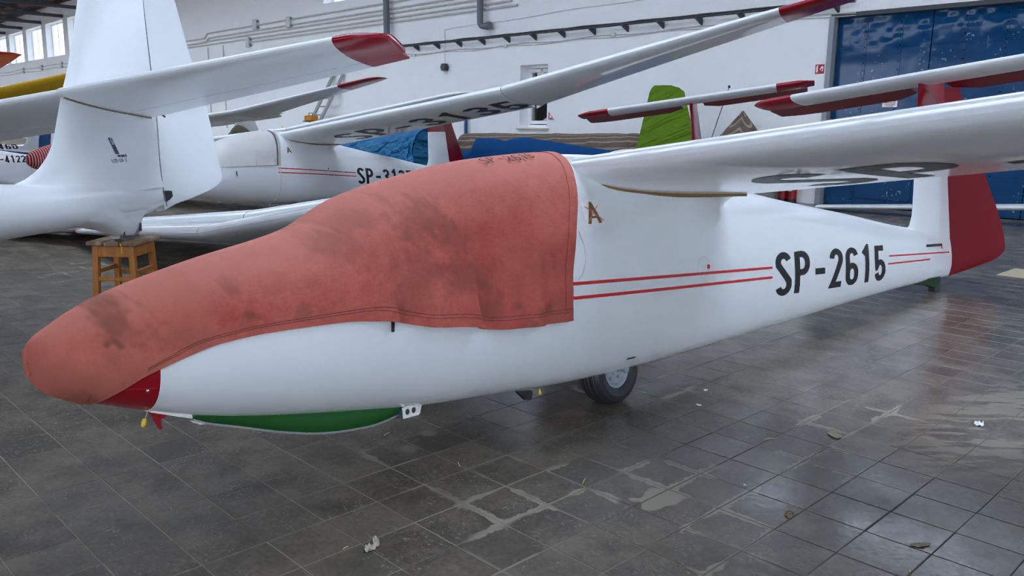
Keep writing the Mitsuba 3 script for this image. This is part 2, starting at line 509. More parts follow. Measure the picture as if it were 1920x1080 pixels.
add('floor', tm([(-14, -16, -.0014), (13.6, -16, -.0014), (15.8, 72, -.0014), (-14, 72, -.0014)], [(0, 1, 2), (0, 2, 3)]), 'grout', kind='structure')
near, far_tiles = [], []
for i in range(int(FX0 / C_) - 4, int(FX1 / C_) + 1):
    for j in range(int(FY0 / C_) - 2, int(FY1 / C_) + 1):
        c = np.array([(i + .5) * C_, (j + .5) * C_, 0])
        wall_x = 13.18 + 0.0369 * (c[1] - 3.2)
        if c[0] > wall_x - 0.1: continue
        q = c - CAM
        z = q @ CF
        if z < 0.25: continue
        u, v = 960 + FPX * (q @ CR) / z, 540 - FPX * (q @ CU) / z
        if not (-1300 < u < 3600 and 310 < v < 2400): continue
        near.append((-(abs(q[2]) / z ** 3) if (-20 < u < 1940 and 730 < v < 1110) else 1.0, c))
near.sort(key=lambda t: (t[0], t[1][0], t[1][1]))
TV = [shape(tile_mesh(s)) for s in (0.1970, 0.1960, 0.1974)]
for n, (k, c) in enumerate(near[:300]):
    A = np.eye(4)
    A[:3, :3] = trimesh.transformations.euler_matrix(rng.normal(0, .0012), rng.normal(0, .0012), rng.normal(0, .0025) + (np.pi / 2) * rng.integers(4))[:3, :3]
    A[:3, 3] = c + [rng.normal(0, .0006), rng.normal(0, .0006), rng.normal(0, .0002)]
    add('floor__tile', TV[int(rng.integers(3))], 'tile', A=A)
rest = []
for k, c in near[300:]:
    m = tile_mesh()
    A = trimesh.transformations.euler_matrix(rng.normal(0, .0012), rng.normal(0, .0012), rng.normal(0, .002))
    A[:3, 3] = c
    m.apply_transform(A)
    rest.append(m)
add('floor__tile_field', cat(*rest), 'tile', kind='stuff', label='grey square floor tiles running on into the hall')

# ------------------------------------------------------------------ walls (frame: u along the wall to the left, d into the wall, z up)
W0 = np.array([13.2, 3.2, 0.0])
WU = np.array([0.036847, 0.999321, 0.0])
WD = np.array([0.999321, -0.036847, 0.0])
WALL = np.eye(4)
WALL[:3, 0], WALL[:3, 1], WALL[:3, 2], WALL[:3, 3] = WU, WD, (0, 0, 1), W0
HI = [(43.9 - 4.28 * k, 47.35 - 4.28 * k) for k in range(-4, 4)] + [(13.4 - 4.28 * k, 16.85 - 4.28 * k) for k in range(6)]
HZ0, HZ1 = 4.62, 6.42
wp = box(-16, 0, 66, 7.4)
for a, b in HI:
    wp = wp.difference(box(a, HZ0 + (.12 if a < 20 else 0), b, HZ1))
wp = wp.difference(box(7.2, 1.2, 8.1, 2.6)).difference(box(-5.56, -1, 0.62, 3.07))


def wall_solid(poly, th):
    m = extrude(poly, th)               # x = u, y = z, z = depth
    m.apply_transform(np.array([[1, 0, 0, 0], [0, 0, 1, 0], [0, 1, 0, 0], [0, 0, 0, 1.]]))
    m.invert()
    return m


add('wall_back', wall_solid(wp, 0.48), 'wall', A=WALL, kind='structure')
LW = 70.0
add('wall_left', bxm(0, LW, 3.7, 32, .3, 7.4), 'wall', kind='structure')
rp = box(-14, 0, 14, 7.4).difference(box(-10.9, -1, -0.5, 4.2))   # its doors stand open to the apron
RW = np.eye(4)
RW[:3, 0], RW[:3, 1], RW[:3, 3] = (1, 0, 0), (0, -1, 0), (0, -13.5, 0)
add('wall_right', wall_solid(rp, 0.4), 'wall', A=RW, kind='structure')
# the front side: a row of high windows and, further left, an open door
fp = box(-14, 0, 71, 7.4).difference(box(14, -1, 48, 5.0)).difference(box(-12.6, -1, -3.2, 4.2))
for k in range(20):
    fp = fp.difference(box(-12.6 + 4.28 * k, 5.3 if 12 < -12.6 + 4.28 * k < 46 else 4.35, -8.6 + 4.28 * k, 7.1))
FW = np.eye(4)
FW[:3, 0], FW[:3, 1], FW[:3, 3] = (0, 1, 0), (-1, 0, 0), (-11.5, 0, 0)
add('wall_front', wall_solid(fp, 0.4), 'wall', A=FW, kind='structure')
add('ground', tm([(-80, -80, -.03), (80, -80, -.03), (80, 120, -.03), (-80, 120, -.03)], [(0, 1, 2), (0, 2, 3)]), 'concrete', kind='structure')
# roof: boards on purlins, rising from both long walls to the ridge
RZ0, RZ1, RXM = 7.3, 9.6, 1.0


def roof_z(x):
    return RZ1 - (RZ1 - RZ0) * abs(x - RXM) / (15.0 - RXM)


GX0, GX1 = 2.2, 7.8                     # the glazed strip of the rear slope


def roof_slab(xa, xb):
    return loft([[(xa, y, roof_z(xa)), (xb, y, roof_z(xb)), (xb, y, roof_z(xb) + .15), (xa, y, roof_z(xa) + .15)] for y in (-14, 71)])


add('ceiling', cat(roof_slab(-13.5, RXM), roof_slab(RXM, GX0), roof_slab(GX1, 16.2), *[beam((GX0 - .05, y, roof_z(GX0) + .02), (GX1 + .05, y, roof_z(GX1) + .02), .16, .2) for y in np.arange(-13.9, 71, 4.28)]), 'roof', kind='structure')
for k in range(19):
    for s in (0, 1):
        xa, xb = GX0 + s * (GX1 - GX0) / 2, GX0 + (s + 1) * (GX1 - GX0) / 2
        ya = -13.8 + 4.28 * k
        yb = min(ya + 4.16, 71)
        add('window_skylight' if 'window_skylight' not in scene else 'window_skylight__pane', tm([(xa, ya, roof_z(xa) + .06), (xb, ya, roof_z(xb) + .06), (xb, yb, roof_z(xb) + .06), (xa, yb, roof_z(xa) + .06)], [(0, 1, 2), (0, 2, 3)]), 'glass', kind='structure' if 'window_skylight' not in scene else None)
for k in range(28):
    x = -11 + k * 0.95
    if abs(x - 13.3) < .2 or GX0 - .2 < x < GX1 + .2: continue
    add('ceiling__purlin', beam((x, -13.4, roof_z(x) - .08), (x, 69.5, roof_z(x) - .08), .08, .16), 'purlin')
for k in range(19):
    u = 47.83 - 4.28 * (k - 4)
    if u < -14: break
    t = thing('roof_truss', {5: 'dark steel roof truss in the top left corner, nearest the tall white fin', 4: 'dark steel roof truss in the top left corner, second from the tall white fin', 3: 'dark steel roof truss in the top left corner, third from the fin',
                             2: 'dark steel roof truss in the top left corner, fourth from the fin', 1: 'dark steel roof truss in the top left corner, fifth from the fin'}.get(k, 'dark steel roof truss spanning the hall under the roof boards out of view'), 'roof truss', 'dark steel roof trusses')
    y = 3.2 + u
    x1 = 13.14 + .0369 * u
    zb = 6.55
    tp = lambda x: roof_z(x) - .28
    add(t + '__bottom_chord', beam((-11.3, y, zb), (x1, y, zb), .10, .16), 'steel')
    add(t + '__top_chord', cat(beam((-11.3, y, tp(-11.3)), (RXM, y, tp(RXM)), .10, .16), beam((RXM, y, tp(RXM)), (x1, y, tp(x1)), .10, .16)), 'steel')
    xs = np.linspace(-10, x1 - .3, 11)
    for a in range(10):
        p, q = ((xs[a], y, zb), (xs[a + 1], y, tp(xs[a + 1]))) if a % 2 else ((xs[a], y, tp(xs[a])), (xs[a + 1], y, zb))
        add(t + '__brace', beam(p, q, .06, .08), 'steel')

# high windows of the back wall: two panes with a post, a ledge each
for n, (a, b) in enumerate(HI):
    k = f'window_{n + 2}'
    f = [bxm((a + b) / 2, .36, HZ0 + .03, b - a, .06, .06), bxm((a + b) / 2, .36, HZ1 - .03, b - a, .06, .06), bxm(a + .03, .36, (HZ0 + HZ1) / 2, .06, .06, HZ1 - HZ0),
         bxm(b - .03, .36, (HZ0 + HZ1) / 2, .06, .06, HZ1 - HZ0)]
    add(k, cat(*f), 'pvc', A=WALL, kind='structure')
    w3 = (b - a) / 3
    for s in (1, 2):
        add(k + '__mullion', bxm(a + s * w3, .36, (HZ0 + HZ1) / 2, .07, .05, HZ1 - HZ0 - .1), 'pvc', A=WALL)
    for s in range(3):
        add(k + '__pane', tm([(a + s * w3 + .02, .36, HZ0 + .05), (a + (s + 1) * w3 - .02, .36, HZ0 + .05), (a + (s + 1) * w3 - .02, .36, HZ1 - .05), (a + s * w3 + .02, .36, HZ1 - .05)], [(0, 1, 2), (0, 2, 3)]), 'glass', A=WALL)
# the small window
f = [bxm(7.65, .29, 1.23, .9, .07, .07, .006), bxm(7.65, .29, 2.57, .9, .07, .07, .006), bxm(7.235, .29, 1.9, .07, .07, 1.4, .006), bxm(8.065, .29, 1.9, .07, .07, 1.4, .006)]
add('window_1', cat(*f), 'pvc', A=WALL, kind='structure')
f = [bxm(7.65, .265, 1.32, .78, .06, .08, .008), bxm(7.65, .265, 2.48, .78, .06, .08, .008), bxm(7.30, .265, 1.9, .08, .06, 1.24, .008), bxm(8.0, .265, 1.9, .08, .06, 1.24, .008)]
add('window_1__sash', cat(*f), 'pvc', A=WALL)
add('window_1__pane', tm([(7.33, .27, 1.35), (7.97, .27, 1.35), (7.97, .27, 2.45), (7.33, .27, 2.45)], [(0, 1, 2), (0, 2, 3)]), 'glass', A=WALL)
add('window_1__handle', cat(bxm(7.62, .215, 2.50, .03, .02, .05), bxm(7.62, .20, 2.47, .02, .015, .08)), 'sill', A=WALL)
add('window_1__sill', bxm(7.64, .06, 1.175, 1.02, .26, .045, .01), 'sill', A=WALL)
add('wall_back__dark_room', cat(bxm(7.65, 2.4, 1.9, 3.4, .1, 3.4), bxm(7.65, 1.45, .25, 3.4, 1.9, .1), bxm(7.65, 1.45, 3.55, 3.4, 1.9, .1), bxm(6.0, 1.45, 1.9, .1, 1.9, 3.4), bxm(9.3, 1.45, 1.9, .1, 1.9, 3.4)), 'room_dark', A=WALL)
t = thing('bottle_on_window_ledge', 'small blue capped bottle behind the glass of the small window', 'bottle')
add(t + '__body', lathe([(.001, 0), (.04, 0), (.045, .05), (.045, .11), (.02, .15), (.02, .17), (.001, .17)]), 'alu', True, A=WALL @ trimesh.transformations.translation_matrix((7.55, .42, 1.21)))
add(t + '__cap', lathe([(.001, 0), (.024, 0), (.024, .03), (.001, .03)], n=16), 'blue_paint', 40, A=WALL @ trimesh.transformations.translation_matrix((7.55, .42, 1.38)))

# ------------------------------------------------------------------ the blue steel doors
fr = [bxm(.59, .02, 1.535, .09, .14, 3.07, .008)]
add('trim_1', cat(*fr), 'door_frame', A=WALL, kind='structure', label='grey steel frame beside the blue hangar door')
seams = [.545, -.96, -2.47, -3.98, -5.5]
for n in range(4):
    b, a = seams[n], seams[n + 1] + .012
    k = add(f'door_{n + 1}', bxm((a + b) / 2, .16, 1.53, b - a, .07, 3.04, .006), 'door', A=WALL, kind='structure')
    # riveted seams on each leaf
    for s, uu in enumerate((a + .46, a + 1.02)):
        add(k + '__seam_strip', bxm(uu, .122, 1.53, .05, .012, 3.0, .004), 'door', A=WALL)
        riv = [trimesh.creation.icosphere(1, .009) for _ in range(24)]
        for i, r in enumerate(riv): r.apply_translation((uu, .115, .12 + i * .122))
        add(k + '__rivets', cat(*riv), 'door', True, A=WALL, kind='stuff')
    for zz in (.62, 1.72, 2.56):
        add(k + '__cross_strip', bxm((a + b) / 2, .124, zz, b - a - .04, .008, .035, .003), 'door', A=WALL)
    if n == 0:
        add(k + '__hatch', bxm(-.42, .117, .62, .92, .02, .95, .005), 'door', A=WALL)
    if n == 1:
        add(k + '__hatch', bxm(-1.5, .117, .9, .8, .02, 1.6, .005), 'door', A=WALL)
add('trim_2', bxm(-2.47, .09, 3.075, 6.2, .2, .07, .005), 'steel', A=WALL, kind='structure', label='dark upper guide rail of the blue doors')
add('wall_back__backing', bxm(-4.5, .40, 1.6, 10.4, .06, 3.4), 'room_dark', A=WALL)
t = thing('door_notice', 'white paper notice with red lines taped on the blue door', 'notice')
add(t + '__sheet', bxm(-.42, .112, 1.715, .24, .003, .20), 'paper', A=WALL)
for i, (zz, ww, mm) in enumerate(((1.765, .10, 'ink'), (1.735, .15, 'ink'), (1.71, .18, 'sign_red'), (1.685, .19, 'sign_red'), (1.66, .17, 'sign_red'), (1.635, .12, 'ink'))):
    add(t + '__line', bxm(-.42, .1095, zz, ww, .002, .008), mm, A=WALL)

# ------------------------------------------------------------------ things on the back wall
def wtube(pts, r, n=8):
    return tube(pts, r, n)


t = thing('cable_tray', 'long dark cable tray on brackets high along the white wall', 'cable tray')
add(t + '__rail', cat(bxm(6.6, -.08, 3.255, 12.8, .012, .018), bxm(6.6, -.19, 3.255, 12.8, .012, .018)), 'steel', A=WALL)
add(t + '__cable', wtube([(13.0 - .5 * i, -.15 + .02 * math.sin(i * 1.7), 3.282 + .006 * math.sin(i * 2.3)) for i in range(26)], .022), 'black', True, A=WALL)
for i in range(15):
    u = 12.9 - .885 * i
    add(t + '__bracket', loft([[(u - .02, 0, 3.12), (u - .02, -.2, 3.22), (u - .02, -.2, 3.245), (u - .02, 0, 3.245)], [(u + .02, 0, 3.12), (u + .02, -.2, 3.22), (u + .02, -.2, 3.245), (u + .02, 0, 3.245)]]), 'steel', A=WALL)
for n, (z0, r, ph) in enumerate(((3.05, .010, 0), (3.02, .008, 1.3))):
    t = thing('wall_cable', 'thin pale cable on the wall under the cable tray, ' + ('upper of two', 'lower of two')[n], 'cable', 'thin cables under the cable tray')
    add(t, wtube([(13.4 - .3 * i, -.02, z0 + .018 * math.sin(i * .8 + ph) + (.05 * (i / 44))) for i in range(45)], r, 6), 'pale_cable', True, A=WALL)
for n, (u, z) in enumerate(((8.6, 3.05), (5.3, 3.09), (12.2, 3.02))):
    t = thing('small_junction_box', 'small pale box on the thin cables, ' + ('under the elbow of the drain pipe', 'right of the small window', 'at the left end of the cable tray')[n], 'junction box', 'small boxes on the thin cables')
    add(t + '__body', bxm(u, -.025, z, .12, .05, .07, .01), 'junction', A=WALL)
    add(t + '__clip', bxm(u + .09, -.015, z, .05, .02, .03), 'pale_cable', A=WALL)
rows = [(4.45, [(33, -.16), (25.6, -.16), (25.3, 0), (9.2, 0)]), (4.28, [(33, -.14), (25.5, -.14), (25.2, 0), (9.0, 0)]), (4.17, [(33, -.12), (25.1, 0), (8.8, 0)]), (4.04, [(33, 0), (8.4, 0)]), (3.93, [(22.1, 0), (8.2, 0)])]
ORD = ('topmost', 'second from the top', 'third from the top', 'fourth from the top', 'lowest')
for n, (z, pts) in enumerate(rows):
    t = thing('conduit_pipe', f'pale conduit pipe along the upper white wall, {ORD[n]} of five', 'pipe', 'pale conduit pipes on the back wall')
    path = []
    for (a, dz), (b, dz2) in zip(pts[:-1], pts[1:]):
        for s in np.linspace(0, 1, 12, endpoint=False): path.append((a + (b - a) * s, -.035, z + dz + (dz2 - dz) * s))
    path.append((pts[-1][0], -.035, z + pts[-1][1]))
    add(t + '__pipe', wtube(path, .026), 'conduit', True, A=WALL)
    for u in np.arange(9.5, min(25, pts[0][0]), 2.4):
        add(t + '__clip', bxm(u, -.02, z, .03, .04, .05), 'conduit', A=WALL)
for u, z, w_ in ((21.3, 4.47, 'on the top conduit pipes, farther from the drain pipe'), (18.95, 4.37, 'on the top conduit pipes, nearer the drain pipe'), (21.9, 3.93, 'at the left end of the lowest conduit pipe'), (33.5, 4.0, 'on the conduits behind the tall white fin'),
                 (44.6, 4.1, 'on the conduits beside the front edge of the tall fin'), (48.6, 4.1, 'on the conduits above the yellow wing'), (52.8, 4.1, 'on the conduits by the red wing tip at the far left')):
    t = thing('junction_box', 'grey junction box ' + w_, 'junction box', 'junction boxes on the conduits')
    add(t + '__body', bxm(u, -.05, z, .26, .10, .34, .02), 'junction', A=WALL)
    for dz in (-.1, .1): add(t + '__gland', bxm(u - .17, -.05, z + dz, .10, .06, .06, .015), 'drain', A=WALL)
for n, (z) in enumerate((4.16, 3.98)):
    t = thing('conduit_pipe', 'thin pale conduit pipe on the far wall under the high windows, ' + ('upper', 'lower')[n] + ' of two', 'pipe', 'pale conduit pipes on the far wall')
    add(t, wtube([(62 - i, -.035, z + .03 * math.sin(i * .9)) for i in range(34)], .018), 'conduit', True, A=WALL)
for u in (25.35, 24.0):
    t = thing('conduit_pipe', 'thin conduit pipe running down the white wall, ' + ('left' if u > 25 else 'right') + ' of two', 'pipe', 'upright conduit pipes on the back wall')
    add(t, wtube([(u, -.03, 3.95), (u, -.03, 2.5), (u, -.03, 1.0)], .02), 'conduit', True, A=WALL)
t = thing('drain_pipe', 'grey drain pipe with an open elbow ending above the cable tray', 'drain pipe')
add(t + '__pipe', wtube([(9.36, -.16, 7.2), (9.36, -.16, 5), (9.36, -.16, 3.66), (9.35, -.16, 3.6), (9.30, -.16, 3.55), (9.22, -.16, 3.53), (9.05, -.16, 3.53)], .075, 18), 'drain', True, A=WALL)
add(t + '__collar', lathe([(.078, -.06), (.09, -.06), (.09, .06), (.078, .06)], 'x', 18), 'drain', 40, A=WALL @ trimesh.transformations.translation_matrix((9.06, -.16, 3.53)))
t = thing('drain_pipe', 'grey drain pipe coming down the wall to the left end of the cable tray', 'drain pipe')
add(t + '__pipe', wtube([(13.28, -.17, 7.2), (13.27, -.17, 5), (13.25, -.17, 3.45), (13.22, -.17, 3.36), (13.1, -.17, 3.3)], .085, 18), 'drain', True, A=WALL)
add(t + '__foot', bxm(13.05, -.14, 3.3, .25, .2, .16, .03), 'drain', A=WALL)
t = thing('hanging_socket', 'black hexagonal socket box hanging on a cord before the white wall', 'socket box')
add(t + '__cord', wtube([(10.9, -.02, 3.58), (10.87, -.04, 3.2), (10.84, -.06, 2.75)], .007, 6), 'pale_cable', True, A=WALL)
m = trimesh.creation.cylinder(.10, .12, sections=6)
m.apply_transform(trimesh.transformations.rotation_matrix(np.pi / 2, (1, 0, 0)))
m.apply_translation((10.835, -.08, 2.66))
add(t + '__box', m, 'black', A=WALL)
add(t + '__plug', bxm(10.83, -.08, 2.54, .05, .05, .05, .01), 'junction', A=WALL)
t = thing('thin_line', 'thin line strung along the wall from the hanging socket to the right', 'cord')
add(t, wtube([(10.9 - i * .55, -.02, 3.58 + .012 * i + .015 * math.sin(i)) for i in range(18)], .005, 6), 'pale_cable', True, A=WALL)
t = thing('blue_post', 'blue steel post standing against the white wall behind the tarps', 'post')
add(t, bxm(9.97, -.08, .8, .07, .07, 1.6, .008), 'blue_paint', A=WALL)
t = thing('fire_sign', 'small red fire extinguisher sign on the wall beside the blue door', 'sign')
add(t + '__plate', bxm(.755, -.004, 2.24, .155, .008, .15), 'sign_red', A=WALL)
add(t + '__symbol', cat(bxm(.80, -.0095, 2.23, .032, .003, .09), bxm(.80, -.0095, 2.285, .018, .003, .02), bxm(.785, -.0095, 2.295, .02, .003, .012)), 'paper', A=WALL)
fl = LineString(arc(0, 0, .02, .035, -60, 200)).buffer(.007).union(LineString(arc(.012, .018, .014, .03, -40, 180)).buffer(.006))
m = wall_solid(affinity.translate(affinity.scale(fl, -1, 1), .715, 2.235), .003)
m.apply_translation((0, -.011, 0))
add(t + '__flame', m, 'paper', A=WALL)
t = thing('triangle_sign', 'small white and red triangular notice on the wall beside the window', 'sign')
tri = Polygon([(7.14, 1.56), (7.14, 1.38), (6.96, 1.38)])
m = wall_solid(tri, .006); m.apply_translation((0, -.006, 0)); add(t + '__plate', m, 'paper', A=WALL)
m = wall_solid(tri.difference(tri.buffer(-.012)), .002); m.apply_translation((0, -.009, 0)); add(t + '__border', m, 'sign_red', A=WALL)
add(t + '__mark', bxm(7.06, -.008, 1.41, .08, .003, .03), 'sign_red', A=WALL)
add(t + '__bar', bxm(7.125, -.008, 1.46, .02, .003, .15), 'sign_red', A=WALL)
for n, (u, lab) in enumerate(((.99, 'red fire extinguisher by the blue door, right one of the pair'), (1.17, 'red fire extinguisher with a black nozzle, left one of the pair by the door'))):
    t = thing('fire_extinguisher', lab, 'fire extinguisher')
    A = WALL @ trimesh.transformations.translation_matrix((u, -.16, 0))
    add(t + '__body', lathe([(.001, .05), (.075, .05), (.08, .07), (.08, .44), (.072, .49), (.04, .53), (.022, .545), (.001, .545)]), 'ext_red', 40, A=A)
    add(t + '__base', lathe([(.001, 0), (.082, 0), (.082, .07), (.001, .07)]), 'black', 40, A=A)
    add(t + '__valve', cat(lathe([(.001, .54), (.02, .54), (.02, .59), (.001, .59)], n=14), bxm(0, -.05, .60, .03, .14, .02, .004), bxm(0, -.05, .565, .03, .11, .015, .004)), 'black', 40, A=A)
    add(t + '__hose', tube([(0.03, 0, .57), (.09, -.01, .55), (.10, -.02, .4), (.095, -.02, .2)], .011, 8), 'black', True, A=A)
    lab_ = cat(bxm(0, -.082, .36, .07, .003, .012), bxm(0, -.082, .33, .06, .003, .008), bxm(0, -.082, .22, .075, .003, .03), bxm(-.02, -.082, .26, .03, .003, .02), bxm(.025, -.082, .27, .02, .003, .03))
    add(t + '__label_print', lab_, 'paper', A=A)
t = thing('wall_shelf_box', 'beige low box against the wall behind the fire extinguishers', 'box')
add(t + '__body', bxm(1.75, -.2, .17, .8, .36, .34, .02), 'beige', A=WALL)
add(t + '__lid', bxm(1.75, -.2, .355, .84, .4, .03, .01), 'plaster', A=WALL)

t = thing('ladder', 'aluminium ladder leaning on the white wall', 'ladder')
LB, LT = np.array([17.75, -.8, 0]), np.array([16.25, -.06, 2.66])
ax = (LT - LB) / np.linalg.norm(LT - LB)
sd = np.array([-.55, 0, 0])
for s in (0, 1):
    add(t + '__rail', beam(LB + s * sd, LT + s * sd, .10, .05, (0, 1, 0)), 'alu', A=WALL)
for i in range(1, 10):
    p = LB + ax * i * .29
    add(t + '__rung', tube([p, p + sd], .02, 10), 'alu', True, A=WALL)

# ------------------------------------------------------------------ gliders (glider frame: x aft from the nose, y to starboard, z up)
from scipy.interpolate import PchipInterpolator as PC
XK = np.array([0, .06, .2, .45, .8, 1.0, 1.2, 1.6, 2.0, 2.4, 3.0, 3.8, 4.8, 5.7, 6.5, 6.68])
WK = np.array([0, .095, .17, .235, .275, .288, .295, .30, .295, .28, .235, .175, .115, .07, .045, .038])
TK = np.array([.644, .689, .756, .824, .90, .992, 1.043, 1.107, 1.127, 1.114, 1.006, .863, .709, .563, .46, .435])
BK = np.array([.578, .515, .453, .37, .299, .265, .233, .195, .158, .141, .133, .125, .124, .114, .091, .088])
_fw, _ft, _fb = PC(XK, WK), PC(XK, TK), PC(XK, BK)


def blunt(x):
    x = np.asarray(x, float)
    return np.where(x < .06, .06 * (np.clip(x, 0, .06) / .06) ** .72, x)


FWID, FTOP, FBOT = (lambda x: _fw(blunt(x))), (lambda x: _ft(blunt(x))), (lambda x: _fb(blunt(x)))
NS = 2.3


def fus_ring(x, n=64, off=0.0):
    a = np.linspace(0, 2 * np.pi, n, endpoint=False) - np.pi / 2
    t, b, w = float(FTOP(x)), float(FBOT(x)), float(FWID(x))
    c, s = np.cos(a), np.sin(a)
    return np.stack([np.full(n, x), (w + off) * np.sign(c) * abs(c) ** (2 / NS), (t + b) / 2 + ((t - b) / 2 + off) * np.sign(s) * abs(s) ** (2 / NS)], -1)


def fus_side(x, z, off=0.0, side=-1):
    """The point of the fuselage skin at (x, z), lifted by off."""
    x, z = np.asarray(x, float), np.asarray(z, float)
    t, b, w = FTOP(x), FBOT(x), FWID(x)
    q = np.clip(np.abs(z - (t + b) / 2) / ((t - b) / 2), 0, .999)
    y = w * (1 - q ** NS) ** (1 / NS)
    return np.stack([x, side * (y + off), z], -1)


FX = np.unique(np.round(np.r_[np.linspace(0, 1, 24) ** 2 * .5 + .0004, .266, np.linspace(.5, 6.68, 70)], 4))
NOSE_X = .266
FUS = loft([fus_ring(x) for x in FX if x >= NOSE_X])
NOSE = loft([fus_ring(x) for x in FX if x <= NOSE_X])


def skin_strip(x0, x1, z0, z1, h, side=-1, off=.0012, n=60, m=3):
    xs = np.linspace(x0, x1, n)
    zs = z0 + (z1 - z0) * (xs - x0) / (x1 - x0)
    R = [fus_side(xs, zs + dz, off, side) for dz in np.linspace(-h / 2, h / 2, m)]
    return loft(R, closed=False, caps=False)


def skin_text(text, x0, x1, z0, z1, h, side=-1, off=.0014, sw=.155):
    """Lettering along the skin from (x0, z0) to (x1, z1), these on its base line."""
    p = lettering(text, h, sw)
    bx0, by0, bx1, by1 = p.bounds
    p = affinity.scale(affinity.translate(p, -bx0, 0), (x1 - x0) / (bx1 - bx0), 1, origin=(0, 0))
    v, f = flat_mesh(p, .03)
    x = x0 + v[:, 0]
    z = z0 + (z1 - z0) * v[:, 0] / (x1 - x0) + v[:, 1]
    return tm(fus_side(x, z, off, side), f)


def foil(n=22, t=.15, camber=.02, c0=0.0, c1=1.0):
    """A closed aerofoil ring over the chord range c0..c1: upper side back to front, then lower side front to back."""
    b = (1 - np.cos(np.linspace(0, np.pi, n))) / 2
    x = c0 + (c1 - c0) * (b if c0 == 0 else np.linspace(0, 1, n))
    y = 5 * t * (.2969 * np.sqrt(x) - .126 * x - .3516 * x ** 2 + .2843 * x ** 3 - .1020 * x ** 4)
    m = camber * 4 * x * (1 - x)
    up, lo = np.stack([x, m + y], -1), np.stack([x, m - y], -1)
    ring = np.vstack([up[::-1], lo[1:] if c0 == 0 else lo])
    return ring


class Wing:
    """One half of a wing; ys run outwards from the root."""

    def __init__(self, side, x0=2.0, z0=1.05, chord=1.03, inc=.157, dih=.075, droop=0.0, span=7.45, kink=3.45, tipc=.46, sweep=.16, t=.15):
        self.__dict__.update(side=side, x0=x0, z0=z0, chord=chord, inc=inc, dih=dih, droop=droop, span=span, kink=kink, tipc=tipc, sweep=sweep, t=t)

    def at(self, y):
        q = np.clip((y - self.kink) / (self.span - self.kink), 0, 1)
        c = self.chord + (self.tipc - self.chord) * q
        z = self.z0 + self.droop * y + self.dih * np.maximum(y - self.kink, 0)
        x = self.x0 + self.sweep * q
        return x, z, c, self.inc * (1 - .45 * q)

    def ring(self, y, **k):
        x, z, c, inc = self.at(y)
        r = foil(t=self.t * k.pop('ts', 1.0), **k)
        return np.stack([x + c * r[:, 0], np.full(len(r), self.side * y), z + c * (r[:, 1] - inc * r[:, 0])], -1)

    def lower(self, y, u):
        """Point of the lower side at span y and chord fraction u."""
        x, z, c, inc = self.at(y)
        yt = 5 * self.t * (.2969 * np.sqrt(u) - .126 * u - .3516 * u ** 2 + .2843 * u ** 3 - .1020 * u ** 4)
        m = .02 * 4 * u * (1 - u)
        return np.stack([x + c * u, self.side * y, z + c * (m - yt - inc * u)], -1)

    def panel(self, y0, y1, c0, c1, n=14):
        return loft([self.ring(y, c0=c0, c1=c1) for y in np.linspace(y0, y1, n)])

    def tip(self, y0):
        rs = []
        for s in np.linspace(0, 1, 12):
            y = y0 + (self.span + .1 - y0) * s
            r = self.ring(min(y, self.span + .1))
            k = math.sqrt(max(1 - max(0, (s - .62) / .38) ** 2, .01))
            c = r.mean(0)
            xm = r[:, 0].max()
            r[:, 0] = xm - (xm - r[:, 0]) * (.35 + .65 * k)
            r[:, 2] = c[2] + (r[:, 2] - c[2]) * (.15 + .85 * k)
            rs.append(r)
        return loft(rs)


def build_wing(g, A, key, w, paint='white', tip_paint='red', text=None, tip_y=6.55, root=.05):
    side = w.side
    P = lambda nm: f'{g}__{nm}'
    top = add(P('wing'), loft([w.ring(y, c0=0, c1=.84) for y in np.r_[np.linspace(root, w.kink, 10), np.linspace(w.kink + .001, tip_y, 10)]]), paint, 35, A=A, cache=key + f'wing{side}')
    add(top + '__tip', w.tip(tip_y), tip_paint, 40, A=A, cache=key + f'tip{side}')
    add(top + '__flap', w.panel(.30, w.kink - .03, .846, 1.0), paint, 25, A=A, cache=key + f'flap{side}')
    add(top + '__aileron', w.panel(w.kink + .03, tip_y - .01, .846, 1.0), paint, 25, A=A, cache=key + f'ail{side}')
    a = np.linspace(0, 1, 24)
    ln = [w.lower(w.kink, q) + [0, 0, -.0005] for q in a * .84]
    xx, zz, cc, ii = w.at(w.kink)
    r = w.ring(w.kink + .0005, c0=0, c1=.84)
    r2 = r.copy(); r2[:, 1] += side * .006
    cen = r.mean(0)
    add(top + '__joint_line', loft([cen + (r - cen) * [1.0005, 1, 1.012], cen + (r2 - cen) * [1.0005, 1, 1.012]], caps=False), 'dark_gap', A=A, cache=key + f'jl{side}')
    if text:
        p = lettering(text, 1.0, .15)
        x0_, _, x1_, _ = p.bounds
        v, f = flat_mesh(p, .06)
        s = (v[:, 0] - x0_) / (x1_ - x0_)
        L = .385 * len(text)
        y = .74 + L * s if side < 0 else .74 + L * (1 - s)
        u = .90 - .62 * v[:, 1]
        pts = w.lower(y, np.clip(u, .03, .99))
        pts[:, 2] -= .0016
        add(top + '__lettering', tm(pts, f), 'ink', A=A, cache=key + f'txt{side}' + text)
    return top


def fin_loft(z0, z1, n=14, le=lambda z: 5.968 + (z - .519) * .25, te=lambda z: 6.655 + (z - .119) * .04, t=.052):
    rs = []
    a = np.linspace(0, 1, 18)
    prof = np.sqrt(a) * (1 - .55 * a) * 1.45
    for z in np.linspace(z0, z1, n):
        l, e = le(z), te(z)
        th = t * (1 - .25 * (z - .4))
        x = l + (e - l) * a
        rs.append(np.vstack([np.stack([x, th * prof, np.full(18, z)], -1), np.stack([x[::-1], -(th * prof)[::-1], np.full(18, z)], -1)]))
    return loft(rs)


def fin_le(z):
    # the fin flows into the fuselage with a small fillet
    return 5.968 + (z - .519) * .25 - .16 * np.exp(-np.maximum(z - .50, 0) / .045) * (z > .2)


